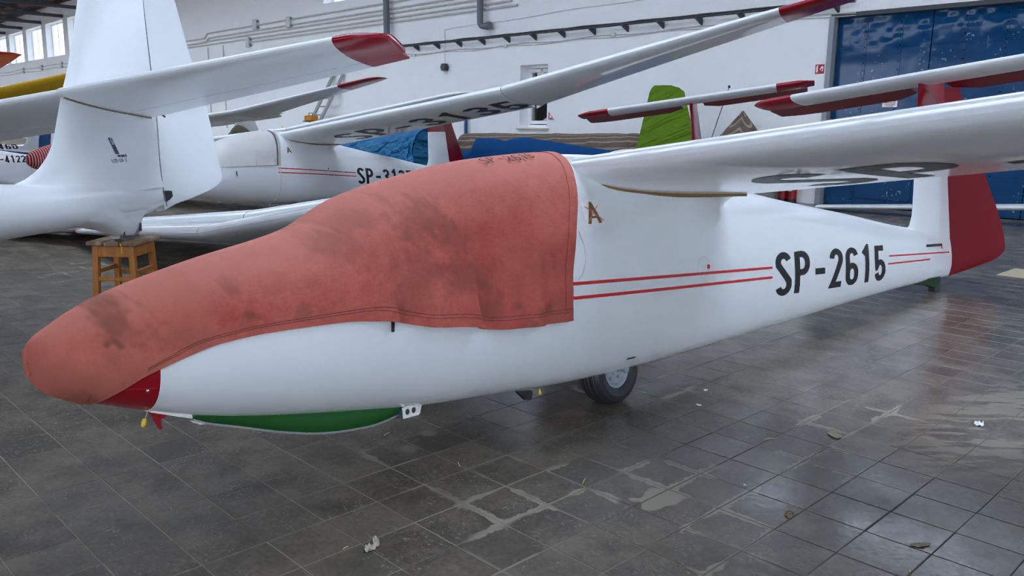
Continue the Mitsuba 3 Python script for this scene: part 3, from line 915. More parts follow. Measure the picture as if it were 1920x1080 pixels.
def rudder_mesh(defl, top=1.60):
    zs = np.array([.09, .13, .19, .26, .36, .6, .9, 1.2, 1.5, 1.6])
    te = PC([.09, .13, .19, .26, .36, .9, 1.5, 1.62], [.03, .26, .50, .575, .565, .385, .19, .165])
    z0 = PC([0, .3, .6, 1], [0, .01, .045, .10])
    rs = []
    for z in np.r_[np.linspace(.09, .36, 12), np.linspace(.42, top, 14)]:
        c = float(te(z))
        h = 6.675 + (z - .119) * .04
        a = np.linspace(0, 1, 10)
        th = .030 * (1 - .4 * (z - .1)) * (1 - a) ** .9 + .002
        dx = c * a
        y = np.r_[th, -th[::-1]]
        x = np.r_[dx, dx[::-1]]
        cd, sd_ = math.cos(defl), math.sin(defl)
        # the lower edge rises towards the trailing edge
        zz = np.full(20, z)
        rs.append(np.stack([h + x * cd + y * sd_, -x * sd_ + y * cd, zz], -1))
    return loft(rs)


def stab_half(side, z=1.668, y1=1.40):
    rs = []
    for y in np.r_[np.linspace(0, 1.0, 6)]:
        r = foil(n=14, t=.15, camber=0, c0=0, c1=.5)
        rs.append(np.stack([6.13 + .55 * r[:, 0] + .02 * y, np.full(len(r), side * y), z + .55 * (r[:, 1] - .10 * r[:, 0])], -1))
    return loft(rs)


def stab_tip(side, z=1.668, y0=1.0, y1=1.42):
    rs = []
    for y in np.linspace(y0, y1, 8):
        q = max(0, (y - 1.25) / (y1 - 1.25))
        r = foil(n=14, t=.15 * (1 - .6 * q), camber=0, c0=0, c1=.5)
        rs.append(np.stack([6.13 + .55 * r[:, 0] + .02 * y + .14 * q * q, np.full(len(r), side * y), z + .55 * (r[:, 1] - .10 * r[:, 0])], -1))
    return loft(rs)


def elevator(side, z=1.668, y1=1.34, drop=.36):
    rs = []
    for y in np.linspace(.13, y1, 8):
        a = np.linspace(0, 1, 8)
        th = .034 * (1 - a) + .0025
        c = .255 - .08 * max(0, (.22 - y) / .09) - .05 * max(0, (y - 1.1) / .3)
        x = 6.41 + .02 * y + c * a * math.cos(drop)
        zz = z - .027 - c * a * math.sin(drop)
        rs.append(np.vstack([np.stack([x, np.full(8, side * y), zz + th], -1), np.stack([x[::-1], np.full(8, side * y), (zz - th)[::-1]], -1)]))
    return loft(rs)


TYRE = lathe([(.076, -.045), (.092, -.056), (.118, -.064), (.140, -.058), (.151, -.042), (.1495, -.040), (.1495, -.036), (.154, -.033), (.1565, -.014), (.153, -.012), (.153, -.008), (.157, -.005), (.157, .005), (.153, .008), (.153, .012), (.1565, .014), (.154, .033), (.1495, .036), (.1495, .040), (.151, .042), (.140, .058), (.118, .064), (.092, .056), (.076, .045)], 'y', 56, caps=False)
HUB = lathe([(.001, -.034), (.016, -.036), (.024, -.028), (.044, -.026), (.060, -.032), (.070, -.046), (.080, -.050), (.082, -.047), (.082, .047), (.070, .046), (.060, .032), (.02, .024), (.001, .03)], 'y', 40)


def wheel(g, A, zc=.147):
    Bm = A @ trimesh.transformations.translation_matrix((2.33, 0, zc))
    k = add(f'{g}__wheel', TYRE, 'rubber', 30, A=Bm, cache='tyre')
    add(k + '__hub', HUB, 'hub', 30, A=Bm, cache='hub')
    bs = []
    for i in range(5):
        a = 2 * np.pi * i / 5 + .3
        m = trimesh.creation.cylinder(.0075, .012, sections=8)
        m.apply_transform(trimesh.transformations.rotation_matrix(np.pi / 2, (1, 0, 0)))
        m.apply_translation((.046 * math.cos(a), -.033, .046 * math.sin(a)))
        bs.append(m)
    for i, m in enumerate(bs): add(k + '__bolt', m, 'dull_metal', 30, A=Bm, cache=f'bolt{i}')


def tail_skid(g, A):
    m = loft([[(5.98, -.012, .107), (5.98, .012, .107), (5.98, .012, .10), (5.98, -.012, .10)], [(6.2, -.035, .12), (6.2, .035, .12), (6.2, .02, .066), (6.2, -.02, .066)], [(6.42, -.038, .11), (6.42, .038, .11), (6.42, .018, .012), (6.42, -.018, .012)]])
    k = add(f'{g}__tail_skid', m, 'dark_green', A=A, cache='tailskid')
    add(k + '__shoe', cat(loft([[(6.32, -.024, .035), (6.32, .024, .035), (6.32, .024, .0), (6.32, -.024, .0)], [(6.44, -.026, .065), (6.44, .026, .065), (6.44, .026, .002), (6.44, -.026, .002)]]), bxm(6.41, 0, .045, .05, .055, .03, .006)), 'black', A=A, cache='skidshoe')


def nose_skid(g, A):
    xs = np.linspace(.40, 1.16, 26)
    bot = PC([.29, .386, .416, .537, .694, .827, .929, 1.015, 1.084, 1.144, 1.18], [.41, .376, .358, .313, .257, .222, .208, .202, .207, .218, .232])
    rs = []
    for x in xs:
        w = .055 + .018 * math.sin(5 * x)
        t = float(FBOT(x)) + .03
        b = float(bot(x)) + .006
        rs.append([(x, -w, t), (x, w, t), (x, w * .9, (t + b) / 2), (x, .03, b), (x, -.03, b), (x, -w * .9, (t + b) / 2)])
    k = add(f'{g}__skid_gaiter', loft(rs), 'green', 40, A=A, cache='gaiter', label='green cloth gaiter above the skid')
    rs = [[(x, -.032, float(bot(x)) + .006), (x, .032, float(bot(x)) + .006), (x, .032, float(bot(x)) - .001), (x, -.032, float(bot(x)) - .001)] for x in np.linspace(.40, 1.15, 24)]
    k = add(f'{g}__skid_runner', loft(rs), 'metal', 25, A=A, cache='runner', label='bright metal skid runner')
    add(f'{g}__skid_root', loft([[(x, -.028, t), (x, .028, t), (x, .028, b), (x, -.028, b)] for x, t, b in ((.285, .44, .418), (.36, .41, .388), (.405, .395, .372), (.42, .392, .35), (.445, .385, .348))]), 'white_worn', A=A, cache='skidroot')
    for i, x in enumerate((.36, .43)): add(f'{g}__skid_root__bolt', lathe([(.001, -.004), (.007, -.004), (.007, .004), (.001, .004)], 'y', 8), 'dull_metal', A=A @ trimesh.transformations.translation_matrix((x, -.030, float(bot(x)) + .03)))


def build_glider(t, name_label, cat_='glider', side_text=None, wing_text=None, text_x=(3.55, 5.24), cover=None, stab_tip_col='red', elev_col='dark_red', fin_top='red', rudder_col='rudder_red', rudder=.30, ttail=True, wing_kw=None, wing_paint='white', key='p',
                 droop=-.026, detail=False, stripes=True, text_h=.235, text_z=None, skid=False, wheel_z=.147, stab_dz=0.0, wings=(-1, 1), tip_col='red', span=7.45):
    g = thing('glider', name_label, cat_)
    A = place(t)
    P = lambda nm: f'{g}__{nm}'
    add(P('fuselage'), FUS, 'white', 40, A=A, cache='fus')
    add(P('nose_cone'), NOSE, 'red', 50, A=A, cache='nose')
    kw = dict(wing_kw or {})
    zb = .519
    if ttail:
        add(P('fin'), fin_loft(.30, 1.12, le=fin_le), 'white', 30, A=A, cache='fin')
        add(P('fin_top'), fin_loft(1.12, 1.66 + stab_dz), fin_top, 30, A=A, cache=f'fintop{stab_dz}')
        add(P('rudder'), rudder_mesh(rudder, 1.60 + stab_dz), rudder_col, 30, A=A, cache=f'rud{rudder}{stab_dz}')
        dz = np.eye(4); dz[2, 3] = stab_dz
        for s in (-1, 1):
            k = add(P('stabiliser'), stab_half(s), wing_paint if wing_paint == 'white' else 'white', 30, A=A @ dz, cache=f'stab{s}')
            add(k + '__tip', stab_tip(s), stab_tip_col, 30, A=A @ dz, cache=f'stabtip{s}')
            add(k + '__elevator', elevator(s), elev_col, 30, A=A @ dz, cache=f'elev{s}')
    else:
        add(P('fin'), fin_loft(.30, 1.02, le=fin_le), 'white', 30, A=A, cache='finlow')
        add(P('rudder'), rudder_mesh(rudder, 1.02), rudder_col, 30, A=A, cache=f'rudlow{rudder}')
    for s in wings:
        w = Wing(s, droop=droop if s > 0 else 0.0, span=span, **kw)
        build_wing(g, A, key + str(sorted(kw.items())) + f'{droop}{span}', w, wing_paint, tip_col, wing_text, tip_y=span - .9)
    wheel(g, A, wheel_z)
    tail_skid(g, A)
    if skid: nose_skid(g, A)
    if stripes:
        for z0, z1 in ((.604, .486), (.548, .434)):
            k = add(P('stripe'), skin_strip(1.70, 3.51, z0 + .006, z1, .013), 'stripe_red', True, A=A, cache=f'str{z0}')
        add(P('stripe'), skin_strip(5.31, 6.62, .378, .285, .011), 'stripe_red', True, A=A, cache='strb')
        add(P('stripe'), skin_strip(5.29, 6.16, .325, .272, .011), 'stripe_red', True, A=A, cache='strc')
    if side_text:
        d = text_x[1] - 5.24
        add(P('lettering'), skin_text(side_text, text_x[0], text_x[1], (.325 - .05 * d) if text_z is None else text_z, (.222 - .05 * d) if text_z is None else text_z, text_h), 'ink', A=A)
    if detail:
        a = np.linspace(0, 2 * np.pi, 40)
        ring = np.stack([2.775 + .055 * np.cos(a), .566 + .05 * np.sin(a)], -1)
        add(P('inspection_cover'), tube(fus_side(ring[:, 0], ring[:, 1], .0006), .0011, 6, caps=False), 'junction', A=A, cache='insp')
        pt = fus_side(2.817, .564, .001)
        add(P('inspection_cover') + '__button', lathe([(.001, -.004), (.010, -.003), (.012, .003), (.001, .003)], 'y', 16), 'stripe_red', 30, A=A @ trimesh.transformations.translation_matrix(pt))
    return g, A


# wing root: the skin swells out to the lower side of the wing
def root_fairing(w, side=-1):
    rs = []
    xs = np.linspace(1.98, 3.10, 36)
    zl = PC([1.90, 2.0, 2.1, 2.3, 2.6, 2.9, 3.12], [.90, .86, .80, .73, .70, .74, .86])
    for x in xs:
        u = min(max((x - w.x0) / w.chord, .004), .985)
        yo = float(PC([1.9, 1.98, 2.1, 2.3, 2.55, 2.8, 2.95, 3.2], [.15, .17, .215, .24, .25, .29, .335, .37])(x))
        top = w.lower(yo, u)
        top[1] = side * yo
        base = fus_side(x, float(zl(x)), 0.0, side)
        row = []
        for s in np.linspace(0, 1, 14):
            # a hollow curve from the flank (upright) to the wing (level)
            q = 1 - s
            c1 = np.array([x, base[1], base[2] + .62 * (top[2] - base[2])])
            c2 = np.array([x, base[1] + .30 * (top[1] - base[1]), top[2] - .004])
            b_ = float(np.clip((x - 1.98) / .40, 0, 1)); b_ = b_ * b_ * (3 - 2 * b_)
            sk = fus_side(x, base[2] + s * (min(top[2], float(FTOP(x)) - .02) - base[2]), -.001 * (1 - b_), side)
            row.append((1 - b_) * sk + b_ * (q ** 3 * base + 3 * q * q * s * c1 + 3 * q * s * s * c2 + s ** 3 * (top + [0, 0, .004])))
        rs.append(row)
    return loft(rs, closed=False, caps=False)


# ---- the foremost glider
gm, AM = build_glider((.0684, -.46, 0, 0, math.radians(8.4)), 'white glider in front with a red cloth over its canopy and SP-2615 on its side', side_text='SP-2615', wing_text='SP-2615', rudder=math.radians(30), detail=True, skid=True, key='m')
PG = lambda nm: f'{gm}__{nm}'
w_port = Wing(-1)


def add_fairing(g, A):
    k = add(f'{g}__root_fairing', root_fairing(w_port), 'white', True, A=A, cache='fair')
    xs = np.linspace(2.0, 3.05, 40)
    pts, r = [], []
    for x in xs:
        yo = float(PC([1.9, 1.98, 2.1, 2.3, 2.55, 2.8, 2.95, 3.2], [.15, .17, .215, .24, .25, .29, .335, .37])(x))
        p = w_port.lower(yo, min(max((x - 2.0) / 1.03, .004), .985))
        p[1] = -yo - .006
        pts.append(p + [0, 0, -.005])
        r.append(.0045 + .0065 * math.sin(math.pi * min(max((x - 2.0) / 1.05, 0), 1)))
    add(k + '__open_joint', tube(pts, r, 8), 'gap', True, A=A, cache='joint')


add_fairing(gm, AM)
# sticker with a crossed letter
xs, zs = np.linspace(1.925, 2.045, 40), np.linspace(.812, .916, 40)
add(PG('sticker'), loft([fus_side(xs, np.full(40, z) - .02 * (xs - 1.98), .0012) for z in zs], closed=False, caps=False), 'sticker', True, A=AM)
v, f = flat_mesh(affinity.scale(lettering('A', 1.0, .10), .20, .083, origin=(0, 0)), .02)
add(PG('sticker') + '__letter', tm(fus_side(1.942 + v[:, 0] * .95, .824 + v[:, 1], .0030), f), 'brown_ink', A=AM)
for a, b in (((1.945, .893), (2.04, .832)), ((1.945, .833), (2.02, .892))):
    q = np.linspace(0, 1, 8)
    add(PG('sticker') + '__cross_stroke', tube(fus_side(a[0] + (b[0] - a[0]) * q, a[1] + (b[1] - a[1]) * q, .0036), .0016, 6), 'cross', A=AM)
# nose: seam, screw
q = np.linspace(0, 1, 20)
add(PG('nose_cone') + '__seam', tube(fus_side(.11 + .15 * q, .523 - .017 * q, .0006), .0009, 6), 'stripe_red', A=AM)
add(PG('nose_cone') + '__screw', trimesh.creation.icosphere(2, .0055), 'metal', True, A=AM @ trimesh.transformations.translation_matrix(fus_side(.238, .503, .001)))
# tow hook, yellow release tag
hk = Polygon([(.286, .420), (.345, .398), (.330, .391), (.318, .388), (.316, .375), (.3195, .362), (.313, .359), (.306, .372), (.298, .395)])
m = extrude(hk, .014); m.apply_transform(np.array([[1, 0, 0, 0], [0, 0, 1, -.007], [0, 1, 0, 0], [0, 0, 0, 1.]])); m.invert()
add(PG('tow_hook'), m, 'red', A=AM)
add(PG('release_cord'), tube([(.283, -.01, .425), (.279, -.01, .412), (.273, -.01, .402)], .0012, 6), 'dull_metal', True, A=AM)
add(PG('release_cord') + '__yellow_knob', lathe([(.001, -.014), (.006, -.012), (.0075, 0), (.006, .009), (.003, .012), (.001, .012)], n=16), 'yellow', True, A=AM @ trimesh.transformations.translation_matrix((.2685, -.01, .391)) @ trimesh.transformations.rotation_matrix(.35, (0, 1, 0)))
# skid rear bracket with two round holes
pl = box(1.128, .205, 1.196, .245).difference(Point(1.148, .226).buffer(.011)).difference(Point(1.176, .226).buffer(.011))
m = extrude(pl, .006); m.apply_transform(np.array([[1, 0, 0, 0], [0, 0, 1, -.060], [0, 1, 0, 0], [0, 0, 0, 1.]])); m.invert()
k = add(PG('skid_bracket'), cat(m, beam((1.196, -.055, .208), (1.21, -.055, .245), .01, .008)), 'white_worn', A=AM)
add(k + '__backing', bxm(1.162, -.03, .222, .075, .04, .032), 'steel', A=AM)
# lower hook behind, yellow tag, pitot lever, slot
hk = Polygon([(1.72, .175), (1.80, .163), (1.803, .150), (1.797, .132), (1.782, .126), (1.765, .131), (1.745, .150)])
m = extrude(hk, .02); m.apply_transform(np.array([[1, 0, 0, 0], [0, 0, 1, -.03], [0, 1, 0, 0], [0, 0, 0, 1.]])); m.invert()
add(PG('belly_hook'), m, 'black', A=AM)
add(PG('belly_tag'), lathe([(.001, -.010), (.006, -.007), (.007, 0), (.004, .008), (.001, .018)], n=12), 'yellow', True, A=AM @ trimesh.transformations.translation_matrix((1.855, -.02, .143)))
add(PG('vent_rod'), tube([(.962, -.287, .592), (.945, -.305, .556)], [.006, .005], 10), 'black', True, A=AM)
xs = np.linspace(2.25, 2.312, 8)
add(PG('slot'), loft([fus_side(xs, .2205 - .05 * (xs - 2.25) + d, .0012) for d in (-.004, .004)], closed=False, caps=False), 'dark_gap', True, A=AM)
add(PG('rear_handle'), tube([(6.10, -.058, .381), (6.42, -.050, .362)], .010, 10), 'black', True, A=AM)
add(PG('rear_handle') + '__cord', tube([(6.42, -.050, .362), (6.44, -.049, .345), (6.445, -.048, .33)], .003, 6), 'stripe_red', True, A=AM)
# axle end and wheel fairing edge
add(PG('axle'), lathe([(.001, -.095), (.017, -.095), (.019, -.085), (.012, -.08), (.012, .08), (.019, .085), (.017, .095), (.001, .095)], 'y', 18), 'dull_metal', 30, A=AM @ trimesh.transformations.translation_matrix((2.345, 0, .152)))
add(PG('axle_plate'), bxm(2.33, -.083, .185, .14, .010, .045, .004), 'white_worn', A=AM)
for i, x in enumerate((2.29, 2.39)):
    add(PG('axle_plate') + '__nut', lathe([(.001, -.006), (.009, -.006), (.009, .006), (.001, .006)], 'y', 6), 'dull_metal', A=AM @ trimesh.transformations.translation_matrix((x, -.092, .165)))

# ---- cloth cover over canopy and nose
HEM = PC([.10, .118, .17, .224, .274, .318, .423, .55, .782, .892, .949, 1.029, 1.092, 1.262, 1.30, 1.398, 1.477, 1.586, 1.80, 2.1], [.484, .492, .519, .548, .566, .580, .604, .612, .608, .596, .587, .566, .549, .524, .513, .494, .487, .479, .468, .46])
XREAR = PC([.3, .466, .609, .729, .83, .922, .997, 1.065, 1.14, 1.3], [1.775, 1.78, 1.794, 1.823, 1.863, 1.907, 1.943, 1.981, 2.01, 2.02])


def hem_angle(x):
    t, b = float(FTOP(x)), float(FBOT(x))
    zc, h = (t + b) / 2, (t - b) / 2
    if x < .10: return -np.pi / 2
    r = np.clip((float(HEM(x)) - zc) / h, -.9999, .9999)
    return math.asin(math.copysign(abs(r) ** (NS / 2), r))


def crease(x, x0, a, w):
    # a fold that swells towards x0 and falls back behind it
    return a * math.exp(-max(x0 - x, 0) / w) * float(smooth01((x0 + .016 - x) / .016))


def cover_row(xs, lift=.009, n=84, q0=0.0, q1=1.0, folds=True):
    x = max(xs, .0004)
    a0 = hem_angle(x)
    al = a0 + (np.pi - 2 * a0) * (q0 + (q1 - q0) * np.linspace(0, 1, n))
    c, s = np.cos(al), np.sin(al)
    cy = np.sign(c) * abs(c) ** (2 / NS)
    sz = np.sign(s) * abs(s) ** (2 / NS)
    t, b, w = FTOP(x), FBOT(x), FWID(x)
    z = (t + b) / 2 + ((t - b) / 2 + lift) * sz
    xx = xs + (XREAR(np.clip(z, .31, 1.29)) - 1.78) * smooth01((xs - 1.1) / .68)
    xe = np.maximum(xx, .0004)
    t, b, w = FTOP(xe), FBOT(xe), FWID(xe)
    zc, h = (t + b) / 2, (t - b) / 2
    z = zc + (h + lift) * sz
    hang = smooth01((zc - z) / .16) * smooth01((xs - .55) / .4)
    y = (w + lift) * (cy * (1 - hang) + np.sign(cy) * np.maximum(abs(cy), .985) * hang)
    y = y * -1.0
    if folds:
        d = np.clip((zc + .12 - z) / .25, 0, 1) ** 1.5 * smooth01((xs - .72) / .2)
        wave = .012 * math.sin(xs * 17 + 1.0) + crease(xs, .962, .046, .06) + crease(xs, 1.285, .055, .085) + crease(xs, 1.60, .012, .08) - .010 * math.exp(-((xs - 1.215) / .045) ** 2) + .008 * math.sin(xs * 41)
        y = y + np.sign(y) * d * (wave + .012)
    # small slack wrinkles
    wr = .0025 * np.sin(z * 31 + xs * 9) * smooth01((xs - .9) / .5)
    y = y + np.sign(y) * wr * (1 - abs(sz))
    return np.stack([xx, y, z], -1)


def smooth01(t):
    t = np.clip(t, 0, 1)
    return t * t * (3 - 2 * t)


cxs = np.r_[np.linspace(0, 1, 16) ** 2 * .10, np.linspace(.102, 1.78, 230)]
rows = [cover_row(x) for x in cxs]
tip = rows[0].copy()
tip[:, 0] -= .007
tip[:, 1] *= .55
tip[:, 2] = .611 + (tip[:, 2] - .611) * .7
tip2 = tip.copy(); tip2[:, 0] -= .003; tip2[:, 1:] = [0, .611]
cov = loft([tip2, tip] + rows, closed=False, caps=False)
c1 = thing('canopy_cover', 'faded red cloth cover, stained, drawn over the nose and canopy of the front glider', 'cloth cover')
add(c1 + '__cloth', cov, 'cover', True, A=AM)
# thickened hem and rear edge
hem_rows = [cover_row(x, .0125, 8, 0, .026) for x in cxs[17:]]
add(c1 + '__hem', loft(hem_rows, closed=False, caps=False), 'cover', True, A=AM)
hem_rows = [cover_row(x, .0125, 8, .974, 1) for x in cxs[17:]]
add(c1 + '__hem', loft(hem_rows, closed=False, caps=False), 'cover', True, A=AM)
add(c1 + '__rear_hem', loft([cover_row(x, .0112, 84) for x in (1.735, 1.75, 1.765, 1.7805)], closed=False, caps=False), 'cover', True, A=AM)
for q in (.0262, .0200):
    add(c1 + '__stitching', tube(np.array([cover_row(x, .0128, 2, q, .5)[0] for x in cxs[34:]]), .0011, 5), 'stitch', True, A=AM)
gp = []
for i in range(5):
    m = trimesh.creation.icosphere(2, .011)
    m.vertices = m.vertices * [.5, .7 + .2 * i % 1, 1.2] + meshkit.noise(m.vertices * 90 + i)[:, None] * .006
    m.apply_translation((-.004, -.010 + .004 * i, .610 + .011 * (i - 2)))
    gp.append(m)
add(c1 + '__gathered_tip', cat(*gp), 'cover', True, A=AM)
add(c1 + '__tie_string', tube([(1.872, -.292, .80), (1.895, -.293, .74), (1.893, -.297, .68), (1.86, -.303, .63), (1.825, -.31, .615)], .0016, 6), 'pale_cable', True, A=AM)


def top_y(x, y, off):
    x, y = np.asarray(x, float), np.asarray(y, float)
    t, b, w = FTOP(x), FBOT(x), FWID(x)
    q = np.clip(abs(y) / (w + off), 0, .999)
    return np.stack([x, y, (t + b) / 2 + ((t - b) / 2 + off) * (1 - q ** NS) ** (1 / NS)], -1)


v, f = flat_mesh(affinity.scale(lettering('SP-2615', 1.0, .085, .60), .047, .047, origin=(0, 0)), .01)
v = np.stack([1.545 + v[:, 0] * 1.45, -.150 + v[:, 1] * 1.0 + .004 * np.sin(v[:, 0] * 40)], -1)
add(c1 + '__handwriting', tm(top_y(v[:, 0], v[:, 1], .0175), f), 'ink', A=AM)

# ---- the other gliders
g2, A2 = build_glider((3.3109, 6.7148, 0, .35911, .17571), 'white glider SP-3135 with a pale sheet tied over its canopy, behind the front glider', side_text='SP-3135', wing_text='SP-3135', key='b', rudder=.12, stab_dz=-.10)
add_fairing(g2, A2)
v, f = flat_mesh(affinity.scale(lettering('A', 1.0, .12), .20, .075, origin=(0, 0)), .02)
add(f'{g2}__letter', tm(fus_side(1.95 + v[:, 0], .80 + v[:, 1], .0015), f), 'brown_ink', A=A2)
a = np.linspace(0, 2 * np.pi, 40)
add(f'{g2}__inspection_cover', tube(fus_side(2.775 + .055 * np.cos(a), .566 + .05 * np.sin(a), .0006), .0014, 6, caps=False), 'junction', A=A2)
add(f'{g2}__inspection_cover__button', trimesh.creation.icosphere(2, .011), 'dark_red', True, A=A2 @ trimesh.transformations.translation_matrix(fus_side(2.80, .566, 0)))
HEM = PC([.05, .3, .6, 1.0, 1.4, 1.78, 2.2], [.60, .64, .66, .655, .65, .645, .64])
c2 = thing('canopy_cover', 'pale translucent sheet tied over the canopy of the glider SP-3135', 'cloth cover')
add(c2 + '__sheet', loft([cover_row(x, .010) for x in np.linspace(.30, 1.70, 90)], closed=False, caps=False), 'pale_cover', True, A=A2)
for q, x in enumerate((1.66, 1.71)):
    add(c2 + '__strap', loft([cover_row(x + d, .016, 60, folds=False) for d in (0, .012, .024)], closed=False, caps=False), ('cable', 'beige')[q], True, A=A2)
xb = np.linspace(.64, .14, 14)
add(c2 + '__hanging_strap', tube(np.stack([np.full(14, 1.735), fus_side(np.full(14, 1.735), xb, .006)[:, 1], xb], -1), .006, 6), 'beige', True, A=A2)
add(f'{g2}__vent_rod', tube([(.962, -.287, .60), (.945, -.305, .545)], [.006, .005], 10), 'navy', True, A=A2)

g3, A3 = build_glider((2.796, .157, -.044, .461, .149), 'white glider with red T tail nested between the front glider and SP-3135', key='c', wings=(1,), rudder=.0, stab_dz=-.02, wheel_z=.191)
t = thing('whip_antenna', 'thin whip antenna rising behind the front glider\'s wing', 'antenna')
add(t + '__rod', tube([(11.376, 4.792, .75), (11.376, 4.792, 1.06), (11.689, 4.711, 1.90)], .007, 6), 'black', True)
add(t + '__knob', trimesh.creation.icosphere(2, .022), 'black', True, A=trimesh.transformations.translation_matrix((11.69, 4.711, 1.905)))
add(t + '__stand', lathe([(.001, 0), (.16, 0), (.16, .02), (.02, .05), (.015, .76), (.001, .76)]), 'steel', 40, A=trimesh.transformations.translation_matrix((11.376, 4.792, 0)))

g4, A4 = build_glider((3.342, 11.835, 0, .363, .115), 'white glider with a magenta striped cover on its nose, low wing with dark lettering', wing_text='SP-4', ttail=False, rudder_col='white', wing_kw=dict(z0=.73, chord=.95), key='n', span=6.5, tip_col='white')
HEM = PC([.02, .10, .12, .5, 1, 2, 2.2], [.40, .45, .47, .44, .42, .40, .40])
c4 = thing('nose_cover', 'magenta and tan striped cloth cover on the nose of a far glider', 'cloth cover')
rws = [cover_row(x, .012, 84, folds=False) for x in np.r_[np.linspace(0, .3, 14), np.linspace(.32, 1.7, 30)]]
m = loft([rws[0] * [1, .02, 1] + [-.01, 0, 0]] + rws, closed=False, caps=False)
V = np.asarray(m.vertices)
uv = np.stack([V[:, 0] + .10 * np.abs(V[:, 1]) / .3 + .12 * (V[:, 2] - .6) ** 2, V[:, 2]], -1)
add(c4 + '__cloth', m, 'magenta', True, A=A4, uv=uv)
t = thing('fin_cover', 'small blue cloth with an orange corner on a far fin', 'cloth cover')
add(t + '__cloth', loft([[(6.02 + .14 * (z - .85), -.055, z), (6.40, -.065, z + .02), (7.0 - .2 * (z - .85), -.05, z + .01), (7.0 - .2 * (z - .85), .05, z + .01), (6.40, .065, z + .02), (6.02 + .14 * (z - .85), .055, z)] for z in (.86, .95, 1.05, 1.075)]), 'blue_tarp', 30, A=A4)
add(t + '__orange_corner', loft([[(6.03, -.07, .93), (6.14, -.07, .93), (6.14, .07, .93), (6.03, .07, .93)], [(6.075, -.01, 1.16), (6.085, -.01, 1.16), (6.085, .01, 1.16), (6.075, .01, 1.16)]]), 'orange', A=A4)

g5, A5 = build_glider((5.689, 18.327, 0, .412, .126), 'white glider by the far wall with its wing tip up before the ladder', key='g', stab_dz=-.32, stab_tip_col='white', elev_col='beige', span=7.2, rudder_col='white', fin_top='white')
sy = Point(0, 0).buffer(.075)
m = extrude(sy.difference(Point(0, 0).buffer(.060)).union(Polygon([(-.045, 0), (0, .045), (.045, 0), (0, -.045)])), .004)
m.apply_transform(np.array([[1, 0, 0, 6.42], [0, 0, -1, -.052], [0, 1, 0, 1.05], [0, 0, 0, 1.]]))
add(f'{g5}__emblem', m, 'stripe_red', A=A5)
g6, A6 = build_glider((-1.44, 10.54, .06, .427, .094), 'glider SP-4122 with yellow covered wings, at the left beside the striped nose cover', side_text='SP-4122', text_x=(4.75, 5.46), text_h=.11, text_z=.462, wing_paint='yellow_cloth', key='y', rudder_col='white', stripes=False, tip_col='yellow_cloth', span=5.7, wheel_z=.067)
xs = np.linspace(5.62, 6.0, 12)
add(f'{g6}__blue_flash', loft([fus_side(xs, .50 - .0 * xs + d * (1 - (xs - 5.62) / .5), .0015) for d in (-.02, .02)], closed=False, caps=False), 'blue_paint', True, A=A6)
g7, A7 = build_glider((-1.781, 13.131, .20, .233, .070), 'white glider SP-2460 with a blue stripe and blue rudder, far left', side_text='SP-2460', text_x=(4.95, 5.80), text_h=.09, text_z=.485, key='z', rudder_col='blue_paint', fin_top='white', stripes=False, span=6.35, wheel_z=-.02, tip_col='crimson')
add(f'{g7}__fin_flash', fin_loft(.42, 1.10, le=lambda z: 6.12 + (z - .519) * .25, te=lambda z: 6.66, t=.085), 'blue_paint', 30, A=A7)
xs = np.linspace(3.0, 6.6, 40)
add(f'{g7}__blue_stripe', loft([fus_side(xs, FBOT(xs) + (FTOP(xs) - FBOT(xs)) * q, .0013) for q in (.60, .67, .74)], closed=False, caps=False), 'blue_paint', True, A=A7)

# ------------------------------------------------------------------ two-seater: only its tail stands in view, propped on a stool
AP = place((1.7372, 2.9189, .6875, .71147, .16339))
gp_ = thing('glider', 'large white two-seat glider whose cross tail rests on the wooden stool at the left', 'glider')
PP = lambda nm: f'{gp_}__{nm}'
bx_ = np.array([-7.3, -7.1, -6.6, -5.9, -5.0, -4.2, -3.4, -2.6, -1.6, -1.0, -.6, -.3, 0.0])
bw = PC(bx_, [.02, .15, .27, .34, .35, .33, .27, .20, .135, .105, .085, .07, .05])
bt = PC(bx_, [.14, .29, .44, .56, .60, .56, .46, .36, .235, .19, .17, .15, .12])
bb = PC(bx_, [.10, -.02, -.16, -.26, -.30, -.28, -.20, -.12, -.045, -.055, -.06, -.05, -.02])


def boom_ring(x, n=48):
    a = np.linspace(0, 2 * np.pi, n, endpoint=False)
    t, b, w = float(bt(x)), float(bb(x)), float(bw(x))
    return np.stack([np.full(n, x), w * np.sign(np.cos(a)) * abs(np.cos(a)) ** .92, (t + b) / 2 + (t - b) / 2 * np.sign(np.sin(a)) * abs(np.sin(a)) ** .92], -1)


add(PP('fuselage'), loft([boom_ring(x) for x in np.r_[np.linspace(-7.3, -5.9, 14), np.linspace(-5.8, 0, 50)]]), 'gelcoat', 40, A=AP)
LE = PC([.10, .18, .215, .241, .317, .414, .55, .68, .836, 1.259, 1.62], [-1.95, -1.55, -1.38, -1.264, -1.10, -.985, -.888, -.80, -.68, -.41, -.18])
HG = PC([-.06, .0, .704, .99, 1.362, 1.62], [.005, .0, .165, .23, .315, .37])


def pfin(z0, z1, n):
    rs = []
    a = np.linspace(0, 1, 20)
    prof = np.sqrt(a) * (1 - .5 * a) * 1.5
    for z in np.linspace(z0, z1, n):
        l, e = float(LE(z)), float(HG(z)) - .012
        th = .062 + .03 * math.exp(-max(z - .1, 0) / .10)
        x = l + (e - l) * a
        rs.append(np.vstack([np.stack([x, th * prof, np.full(20, z)], -1), np.stack([x[::-1], -(th * prof)[::-1], np.full(20, z)], -1)]))
    return loft(rs)


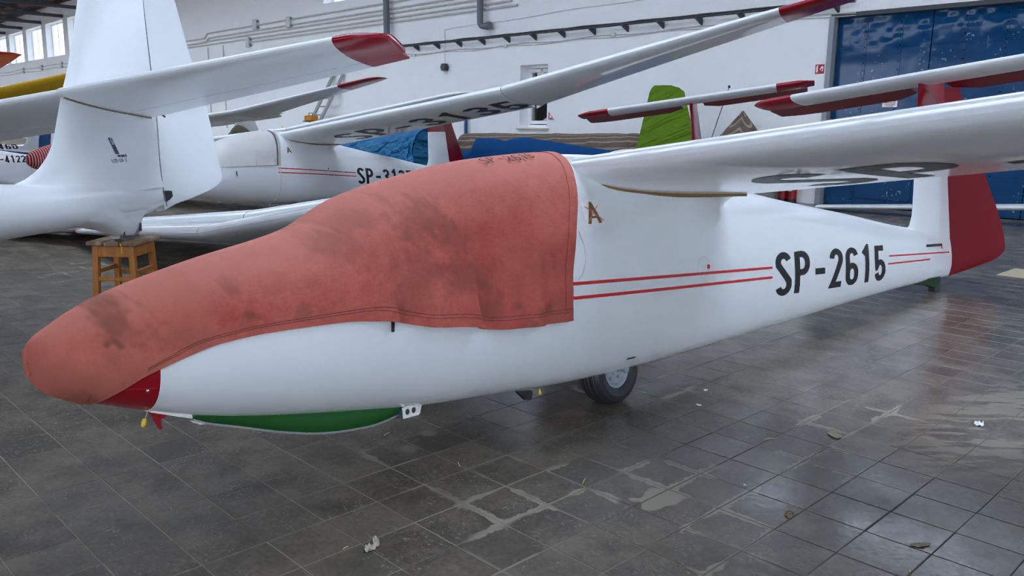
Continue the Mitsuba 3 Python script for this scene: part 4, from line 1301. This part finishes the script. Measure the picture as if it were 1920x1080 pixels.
add(PP('fin'), pfin(.10, .68, 22), 'gelcoat', 40, A=AP)
add(PP('fin_top'), pfin(.715, 1.62, 14), 'gelcoat', 40, A=AP)
add(PP('fin_joint'), loft([pf for pf in np.asarray(pfin(.678, .717, 2).vertices)[:80].reshape(2, 40, 3) * [1, .94, 1]]), 'gap', A=AP)
RC = PC([-.06, -.04, .0, .05, .085, .12, .17, .48, .70, .99, 1.42, 1.62], [.02, .06, .30, .52, .575, .59, .585, .53, .48, .40, .307, .27])


def prudder(z0, z1, n, d=.389):
    rs = []
    for z in np.linspace(z0, z1, n):
        a = np.linspace(0, 1, 10)
        c, h = float(RC(z)), float(HG(z)) + .012
        th = .040 * (1 - a) + .0025
        x, y = np.r_[c * a, (c * a)[::-1]], np.r_[th, -th[::-1]]
        rs.append(np.stack([h + x * math.cos(d) + y * math.sin(d), -x * math.sin(d) + y * math.cos(d), np.full(20, z)], -1))
    return loft(rs)


add(PP('rudder'), prudder(-.055, .66, 26), 'gelcoat', 30, A=AP)
add(PP('rudder_top'), prudder(.76, 1.60, 12), 'gelcoat', 30, A=AP)
add(PP('hinge_opening'), loft([[(.012, -.052, -.0), (.012, .03, -.0), (.012, .03, .075), (.012, -.052, .075)], [(.05, -.062, .012), (.05, .02, .012), (.05, .02, .072), (.05, -.062, .072)], [(.085, -.069, .03), (.085, .0, .03), (.085, .0, .066), (.085, -.069, .066)]]), 'black', A=AP)
add(PP('sternpost_line'), tube([(float(HG(z)), -.055, z) for z in np.linspace(-.03, .64, 20)], .0032, 6), 'seam_grey', A=AP)
add(PP('hinge_line'), beam((.168, -.050, .72), (.358, -.044, 1.60), .004, .004), 'seam_grey', A=AP)
jx = np.linspace(-.80, .06, 24)
jr = np.clip((jx + .835) / .925, 0.001, 1)
ja = np.clip((jx - float(LE(.655))) / (float(HG(.655)) - float(LE(.655))), 0.001, 1)
jz = .70 - .14 * jr ** 1.25 - .925 * 5 * .105 * (.2969 * np.sqrt(jr) - .126 * jr - .3516 * jr ** 2 + .2843 * jr ** 3 - .1020 * jr ** 4) - .004
add(PP('stabiliser_joint'), tube(np.stack([jx, -.062 * np.sqrt(ja) * (1 - .5 * ja) * 1.5 - .003, jz], -1), .0035, 6), 'gap', A=AP)
fb = []
for x, b, w in ((-1.0, -.045, .05), (-.86, -.066, .062), (-.74, -.092, .062), (-.62, -.135, .055), (-.54, -.172, .045), (-.42, -.172, .042), (-.33, -.13, .04), (-.26, -.075, .036), (-.10, -.045, .035), (0, -.03, .03)):
    fb.append([(x, -w * 1.5, .04), (x, -w * 1.25, (.0 + b) / 2), (x, -w * .8, b + .02), (x, -w * .3, b), (x, w * .3, b), (x, w * .8, b + .02), (x, w * 1.25, (.0 + b) / 2), (x, w * 1.5, .04)])
add(PP('tail_fairing'), loft(fb), 'gelcoat', 60, A=AP)
add(PP('tail_shoe'), loft([[(x, -w, b + .012), (x, w, b + .012), (x, w * .7, b - .012), (x, -w * .7, b - .012)] for x, b, w in ((-.585, -.155, .03), (-.545, -.176, .036), (-.43, -.178, .036), (-.34, -.142, .030))]), 'dull_metal', A=AP)
add(PP('tail_shoe') + '__bracket', cat(beam((-.56, -.040, -.165), (-.55, -.040, -.13), .006, .012), beam((-.36, -.038, -.15), (-.345, -.038, -.10), .008, .016), beam((-.56, -.041, -.16), (-.40, -.041, -.175), .006, .010)), 'steel', A=AP)
add(PP('tie_down_hole'), lathe([(.001, -.003), (.012, -.003), (.012, .003), (.001, .003)], 'y', 16), 'dark_red', A=AP @ trimesh.transformations.translation_matrix((-.455, -.042, -.105)))


def pstab(side, y0, y1, c0, c1, n=8):
    rs = []
    for y in np.linspace(y0, y1, n):
        q = y / 1.86
        zl = .70 + (.022 * q if side < 0 else -.012 * q)
        zt = .56 + (.09 * q if side < 0 else 0)
        xl, xt = (-.835 - .085 * q) if side < 0 else (-.80 - .03 * q), .09 - .18 * q
        if y > 1.70:
            s = (y - 1.70) / .2
            xl += .22 * s * s
        r = foil(n=20, t=.105 * (1 if y < 1.7 else 1 - .35 * (y - 1.7) / .2), camber=0, c0=c0, c1=c1)
        c = xt - xl
        rs.append(np.stack([xl + c * r[:, 0], np.full(len(r), side * y), zl + (zt - zl) * r[:, 0] ** 1.25 + c * r[:, 1]], -1))
    return loft(rs)


for s in (-1, 1):
    k = add(PP('stabiliser'), pstab(s, .0, 1.625, 0, .66), 'gelcoat', 40, A=AP)
    add(k + '__elevator', pstab(s, .05, 1.625, .67, 1.0), 'gelcoat', 30, A=AP)
    add(k + '__tip', pstab(s, 1.628, 1.89, 0, .665, 10), 'red', 40, A=AP)
    add(k + '__elevator_tip', pstab(s, 1.628, 1.87, .67, 1.0, 10), 'red', 30, A=AP)
    add(k + '__pushrod', tube([(-.02, s * .12, .60), (.06, s * .125, .575), (.10, s * .125, .555)], .006, 8), 'black', A=AP)
# maker's mark and type lettering on the fin
def fin_side(x, z, off=.0015):
    x, z = np.asarray(x, float), np.asarray(z, float)
    l, e = LE(z), HG(z) - .012
    a = np.clip((x - l) / (e - l), 0, 1)
    th = (.062 + .03 * np.exp(-np.maximum(z - .1, 0) / .10)) * np.sqrt(a) * (1 - .5 * a) * 1.5
    return np.stack([x, -th - off, z], -1)


def fin_print(poly, m, off=.0015, key='mark'):
    v, f = flat_mesh(poly, .02)
    return add(PP(key), tm(fin_side(v[:, 0], v[:, 1], off), f), m, A=AP)


bar = Polygon([(-.512, .435), (-.470, .435), (-.430, .335), (-.472, .335)])
k = fin_print(bar, 'navy')
fin_print(unary_union([box(-.455, .315, -.425, .330), box(-.418, .315, -.378, .330), box(-.371, .315, -.355, .330)]), 'navy')
lt = affinity.translate(affinity.rotate(affinity.scale(lettering('SZD', 1.0, .15), .026, .022, origin=(0, 0)), -66, origin=(0, 0)), -.499, .427)
fin_print(lt, 'paper', .003)
fin_print(affinity.translate(affinity.scale(lettering('SZD-50-3', 1.0, .12), .0385, .023, origin=(0, 0)), -.535, .283), 'navy', key='type_lettering')

# ------------------------------------------------------------------ the stool
st = thing('stool', 'worn orange-brown wooden stool with a slatted top under the tail at the left', 'stool')
SA = np.eye(4)
SA[:3, 0], SA[:3, 1] = (.695 * .84, -.72 * .84, 0), (.72 * .84, .695 * .84, 0)
SA[:3, 3] = (1.405, 2.66, 0)
for i in (-1, 0, 1):
    add(st + '__plank', bxm(i * .126, .012 * i, .4875 + .003 * abs(i), .108, .40 + .015 * i, .025, .006), 'seat_wood', A=SA)
for sx in (-1, 1):
    for sy in (-1, 1):
        add(st + '__leg', beam((sx * .155, sy * .172, 0), (sx * .130, sy * .150, .475), .040, .040, (0, 1, 0)), 'wood', A=SA)
for s in (-1, 1):
    add(st + '__apron', bxm(0, s * .158, .440, .235, .020, .068, .003), 'wood', A=SA)
    add(st + '__apron', bxm(s * .140, 0, .440, .020, .275, .068, .003), 'wood', A=SA)
    add(st + '__stretcher', bxm(0, s * .165, .27, .255, .018, .028, .004), 'wood', A=SA)
    add(st + '__stretcher', bxm(s * .145, 0, .31, .018, .29, .028, .004), 'wood', A=SA)
add(st + '__paint_mark', bxm(.065, -.1695, .455, .007, .003, .05), 'yellow', A=SA)
add(st + '__paint_mark', bxm(.075, -.2015, .487, .010, .003, .016), 'yellow', A=SA)

# ------------------------------------------------------------------ covered craft and bundles along the back wall
def drape(path, zb=.06, n=30, seed=0, amp=.02, flare=1.12):
    """A cloth over something long: path of (x, y, top z, half width)."""
    P = np.array(path, float)
    s = np.r_[0, np.cumsum(np.linalg.norm(np.diff(P[:, :2], axis=0), axis=1))]
    ss = np.linspace(0, s[-1], max(24, int(s[-1] / .06)))
    Q = np.stack([np.interp(ss, s, P[:, i]) for i in range(4)], -1)
    d = np.gradient(Q[:, :2], axis=0)
    d /= np.linalg.norm(d, axis=1, keepdims=True)
    nrm = np.stack([-d[:, 1], d[:, 0]], -1)
    rows, uvs = [], []
    a = np.linspace(-1, 1, n)
    for i, (x, y, zt, w) in enumerate(Q):
        up = np.clip(1 - np.abs(a) * 1.0, 0, 1)
        ang = np.clip((1 - np.abs(a)) / .45, 0, 1)
        off = np.sign(a) * w * np.where(np.abs(a) > .55, 1 + (flare - 1) * (np.abs(a) - .55) / .45, np.sin(np.pi / 2 * np.abs(a) / .55))
        r = min(w, .5 * zt)
        z = np.where(np.abs(a) > .55, (zt - r) + (zb - zt + r) * (np.abs(a) - .55) / .45, zt - r + r * np.cos(np.pi / 2 * np.abs(a) / .55) ** .7)
        nz = meshkit.fbm(np.stack([(ss[i] + .8 * z) * 4.5, (z - .5 * ss[i]) * 1.1 + seed, np.sign(a) * 3.0], -1), 4, seed) - .5
        k = amp * 2 * nz * (0.35 + 1.1 * (1 - np.clip(z / zt, 0, 1)))
        z = z + amp * .35 * nz * (np.abs(a) < .6)
        off = off + np.sign(a) * k
        rows.append(np.stack([x + nrm[i, 0] * off, y + nrm[i, 1] * off, z], -1))
        uvs.append(np.stack([np.full(n, ss[i]), np.abs(a) * (w + zt) + .05 * ss[i]], -1))
    R = np.array(rows)
    m = loft(R, closed=False, caps=False)
    V, F = np.asarray(m.vertices), np.asarray(m.faces)
    uv = np.concatenate(uvs)
    for e in (0, len(R) - 1):                       # the ends hang closed
        b = len(V)
        c = R[e].mean(0)
        V = np.vstack([V, [c]]); uv = np.vstack([uv, [uv[e * n: e * n + n].mean(0)]])
        i = np.arange(n - 1) + e * n
        F = np.vstack([F, np.stack([i, i + 1, np.full(n - 1, b)], -1)])
        F = np.vstack([F, [[e * n + n - 1, e * n, b]]])
    return tm(V, F), uv


t = thing('covered_glider', 'glider wrapped in a dark blue cloth before the brown striped tarp', 'covered glider')
m, uv = drape([(10.10, 9.55, .66, .10), (10.14, 9.47, .74, .20), (10.235, 9.30, .78, .26), (10.29, 9.245, .97, .27), (10.32, 9.2, 1.0, .28), (10.46, 8.94, 1.0, .3), (10.55, 8.744, .957, .3), (10.666, 8.533, 1.01, .31), (10.747, 8.376, 1.032, .31),
               (11.015, 7.786, .948, .25), (11.223, 7.318, .883, .2), (11.466, 6.76, .812, .16), (11.82, 5.95, .76, .12), (12.0, 5.5, .72, .08)], zb=.12, amp=.012, flare=1.0)
add(t + '__blue_cloth', m, 'blue_cloth', True, uv=uv)
add(t + '__fin_cloth', loft([[(lx, ly, z), ((lx + tx) / 2 - .05 - .02 * math.sin(z * 5), (ly + ty) / 2 - .03, z), (tx, ty, z), ((lx + tx) / 2 + .05, (ly + ty) / 2 + .03, z)] for z, lx, ly, tx, ty in
    [(z, 11.74 + .21 * (z - .6) / 1.36, 6.62 - .17 * (z - .6) / 1.36, 12.06 - .01 * (z - .6), 5.40 + .42 * (z - .6) / 1.3) for z in np.linspace(.5, 1.86, 12)] + [(1.93, 11.96, 6.44, 12.05, 5.92), (1.975, 11.975, 6.40, 12.03, 6.08)]]), 'green_cloth', 40, label='green cloth over the fin')
t = thing('striped_tarp', 'long brown and beige striped tarp heaped along the white wall behind the blue cloth', 'tarp')
m, uv = drape([(11.50, 11.12, .86, .28), (11.56, 11.0, 1.06, .36), (11.9, 9.6, 1.08, .42), (12.1, 8.4, 1.10, .42), (12.3, 7.0, 1.13, .42), (12.40, 6.45, 1.10, .40)], amp=.10, seed=4, n=44)
add(t, m, 'stripe_tarp', True, uv=uv)
t = thing('striped_tent', 'brown striped tarp drawn up to a peak at the right of the green fin cloth', 'tarp')
a = np.linspace(0, 2 * np.pi, 40)
rs, us = [], []
for q in np.linspace(0, 1, 16):
    r = (1 - q)
    ex = np.where(np.cos(a) > 0, 1.02, .92) * r + .012
    k = 1 + .07 * np.sin(a * 7 + q * 3) * (1 - q)
    rs.append(np.stack([12.42 + .42 * r * np.sin(a) * k + .04 * (1 - q), 4.86 + ex * np.cos(a) * k * 1.15, np.full(40, .32 + 1.22 * q)], -1))
    us.append(np.stack([a, np.full(40, 1.2 * q) + .16 * np.abs(np.sin(a * 2))], -1))
add(t, loft(rs, closed=False, caps=False), 'stripe_tarp', True, uv=np.concatenate(us))
t = thing('blue_tarp', 'bright blue plastic tarp draped over a long shape behind SP-3135', 'tarp')
Kp = lambda p, k: (CAM + (np.array(p) - CAM) * k).tolist()
pts = [Kp(p, k) + [w] for p, k, w in (((9.027, 12.697, .582), 1.07, .35), ((9.376, 12.421, .829), 1.07, .45), ((9.60, 11.2, 1.05), 1.08, .5), ((9.73, 10.024, 1.189), 1.09, .5), ((9.68, 9.72, 1.17), 1.09, .5))]
m, uv = drape(pts, zb=.03, amp=.16, seed=9, n=60)
add(t, m, 'blue_tarp', True, uv=uv)
t = thing('tip_pod', 'white rounded pod with a red nose cap behind the fin of SP-3135', 'pod')
pa = np.eye(4)
pa[:3, :3] = trimesh.transformations.euler_matrix(0, 0, -.35)[:3, :3]
pa[:3, 3] = (9.52, 9.72, .60)
add(t + '__body', lathe([(.105, .12), (.125, .2), (.135, .35), (.135, .42), (.10, .50), (.001, .53)], 'x', 28), 'white', 40, A=pa)
add(t + '__cap', lathe([(.001, 0), (.04, .008), (.07, .03), (.095, .075), (.106, .12)], 'x', 28), 'red', 40, A=pa)
for x in (.22, .40):
    add(t + '__stand', cat(beam((x, -.16, -.6), (x, 0, -.13), .03, .03, (1, 0, 0)), beam((x, .16, -.6), (x, 0, -.13), .03, .03, (1, 0, 0))), 'steel', A=pa)
t = thing('camouflage_bundle', 'small camouflage cloth bundle over a stand behind the far gliders', 'bundle')
m, uv = drape([(8.0, 14.7, .95, .12), (8.08, 14.6, 1.08, .2), (8.15, 14.5, 1.17, .2), (8.25, 14.4, 1.1, .18), (8.35, 14.3, .98, .1)], zb=.02, amp=.08, seed=3)
add(t, m, 'camo', True)
t = thing('orange_case', 'small orange case on a tall stand by the wall near the ladder', 'case')
add(t + '__body', bxm(10.36, 15.2, 1.34, .22, .30, .13, .02), 'orange', A=None)
add(t + '__handle', tube([(10.3, 15.2, 1.40), (10.3, 15.2, 1.46), (10.4, 15.2, 1.46), (10.4, 15.2, 1.40)], .01, 6), 'dark_red')
add(t + '__stand', cat(bxm(10.36, 15.2, .64, .06, .06, 1.27), bxm(10.36, 15.2, .02, .4, .4, .04), bxm(10.36, 15.2, 1.265, .26, .34, .02)), 'steel')
t = thing('spare_wing', 'white glider wing lying low along the blue door at the right', 'wing')
rs = []
for y in np.linspace(3.35, -5.2, 16):
    q = (3.35 - y) / 8.5
    c = .42 + .28 * q
    r = foil(n=18, t=.17)
    rs.append(np.stack([12.2 + .0369 * (y - 3.2) + c * r[:, 0], np.full(len(r), y), .030 + .077 * (3.07 - y) + .035 + c * (r[:, 1] - .05 * r[:, 0])], -1))
add(t + '__panel', loft(rs), 'white', 40)
add(t + '__trestle', cat(bxm(12.2, -4.6, .27, .4, .06, .54, .01), bxm(12.2, -4.6, .02, .5, .3, .04, .01)), 'steel')

# ------------------------------------------------------------------ litter on the floor
def scrap(name, label, cat_, x, y, w, h, m, seed, lift=.006, rot=0.0, group=None):
    g = np.linspace(-1, 1, 9)
    X, Y = np.meshgrid(g, g)
    r = 1 + .25 * (meshkit.noise(np.stack([X * 2, Y * 2, X * 0 + seed], -1)) - .5)
    Z = .0015 + lift * meshkit.noise(np.stack([X * 2.2 + seed, Y * 2.2, X * 0], -1)) ** 1.5
    k = np.sqrt(1 - .5 * (X * Y) ** 2)
    c, s = math.cos(rot), math.sin(rot)
    xx, yy = X * w / 2 * r * k, Y * h / 2 * r * k
    t = thing(name, label, cat_, group)
    add(t, loft(np.stack([x + c * xx - s * yy, y + s * xx + c * yy, Z], -1), closed=False, caps=False), m, 30)


scrap('plastic_scrap', 'crumpled clear plastic scrap on the tiles at the bottom of the picture', 'plastic scrap', .80, -.845, .05, .03, 'plastic', 2, .016, .6)
scrap('plastic_strip', 'tan strip of torn plastic beside the crumpled scrap', 'plastic scrap', .835, -.825, .018, .065, 'plastic', 5, .008, -.5)
scrap('paper_bit', 'small white paper chip on the floor below the painted stripes', 'paper scrap', 2.863, -.665, .030, .018, 'paper', 8, .004, .3)
scrap('paper_bit', 'small white triangular paper chip lying nearer the wheel', 'paper scrap', 2.648, -.767, .028, .022, 'paper', 11, .004, 1.2)
scrap('white_tissue', 'white crumpled tissue on the worn pale tiles at the right', 'tissue', 3.33, -1.726, .045, .035, 'paper', 14, .02, .2)
scrap('brown_leaf', 'dry brown crust on the tiles right of the wheel', 'debris', 2.739, -1.361, .075, .045, 'tan', 17, .006, .9)
scrap('tan_flake', 'tan flake of floor patch near the lower right corner', 'debris', 2.03, -1.955, .07, .025, 'tan', 19, .004, -.6)
scrap('pebble_chip', 'small pale pebble on the bluish tiles', 'pebble', 2.019, -1.37, .012, .012, 'paper', 21, .008, 0)
scrap('yellow_peel', 'small yellow scrap on the tiles at the lower right', 'scrap', 1.848, -1.995, .012, .007, 'yellow', 23, .005, 0)
t = thing('wire_ring', 'small rusty wire ring on the tiles near the oil stain', 'ring')
a = np.linspace(0, 2 * np.pi, 24)
add(t, tube(np.stack([1.929 + .017 * np.cos(a), -1.584 + .012 * np.sin(a), .004 + .003 * np.sin(a * 2)], -1), .0028, 6, caps=False), 'gap', True)
for i, (x, y, r, L, w_) in enumerate(((1.63, -.96, .5, .05, 'beside the pale cement patch'), (1.387, -.121, .4, .04, 'under the rear skid bracket'), (.748, -.795, .2, .02, 'beside the crumpled plastic scrap'), (1.40, -.55, 1.0, .04, 'in front of the wheel'), (2.5, -1.2, -.6, .05, 'right of the wheel'))):
    t = thing('straw', 'short straw lying on the tiles ' + w_, 'straw', 'bits of straw on the tiles')
    add(t, tube([(x - L / 2 * math.cos(r), y - L / 2 * math.sin(r), .003), (x, y, .005), (x + L / 2 * math.cos(r), y + L / 2 * math.sin(r), .003)], .0016, 5), 'straw')
t = thing('floor_plate', 'pale rectangular slab let into the floor behind the tail', 'floor slab')
add(t, bxm(7.95, -.75, .001, .55, .40, .004), 'tan')
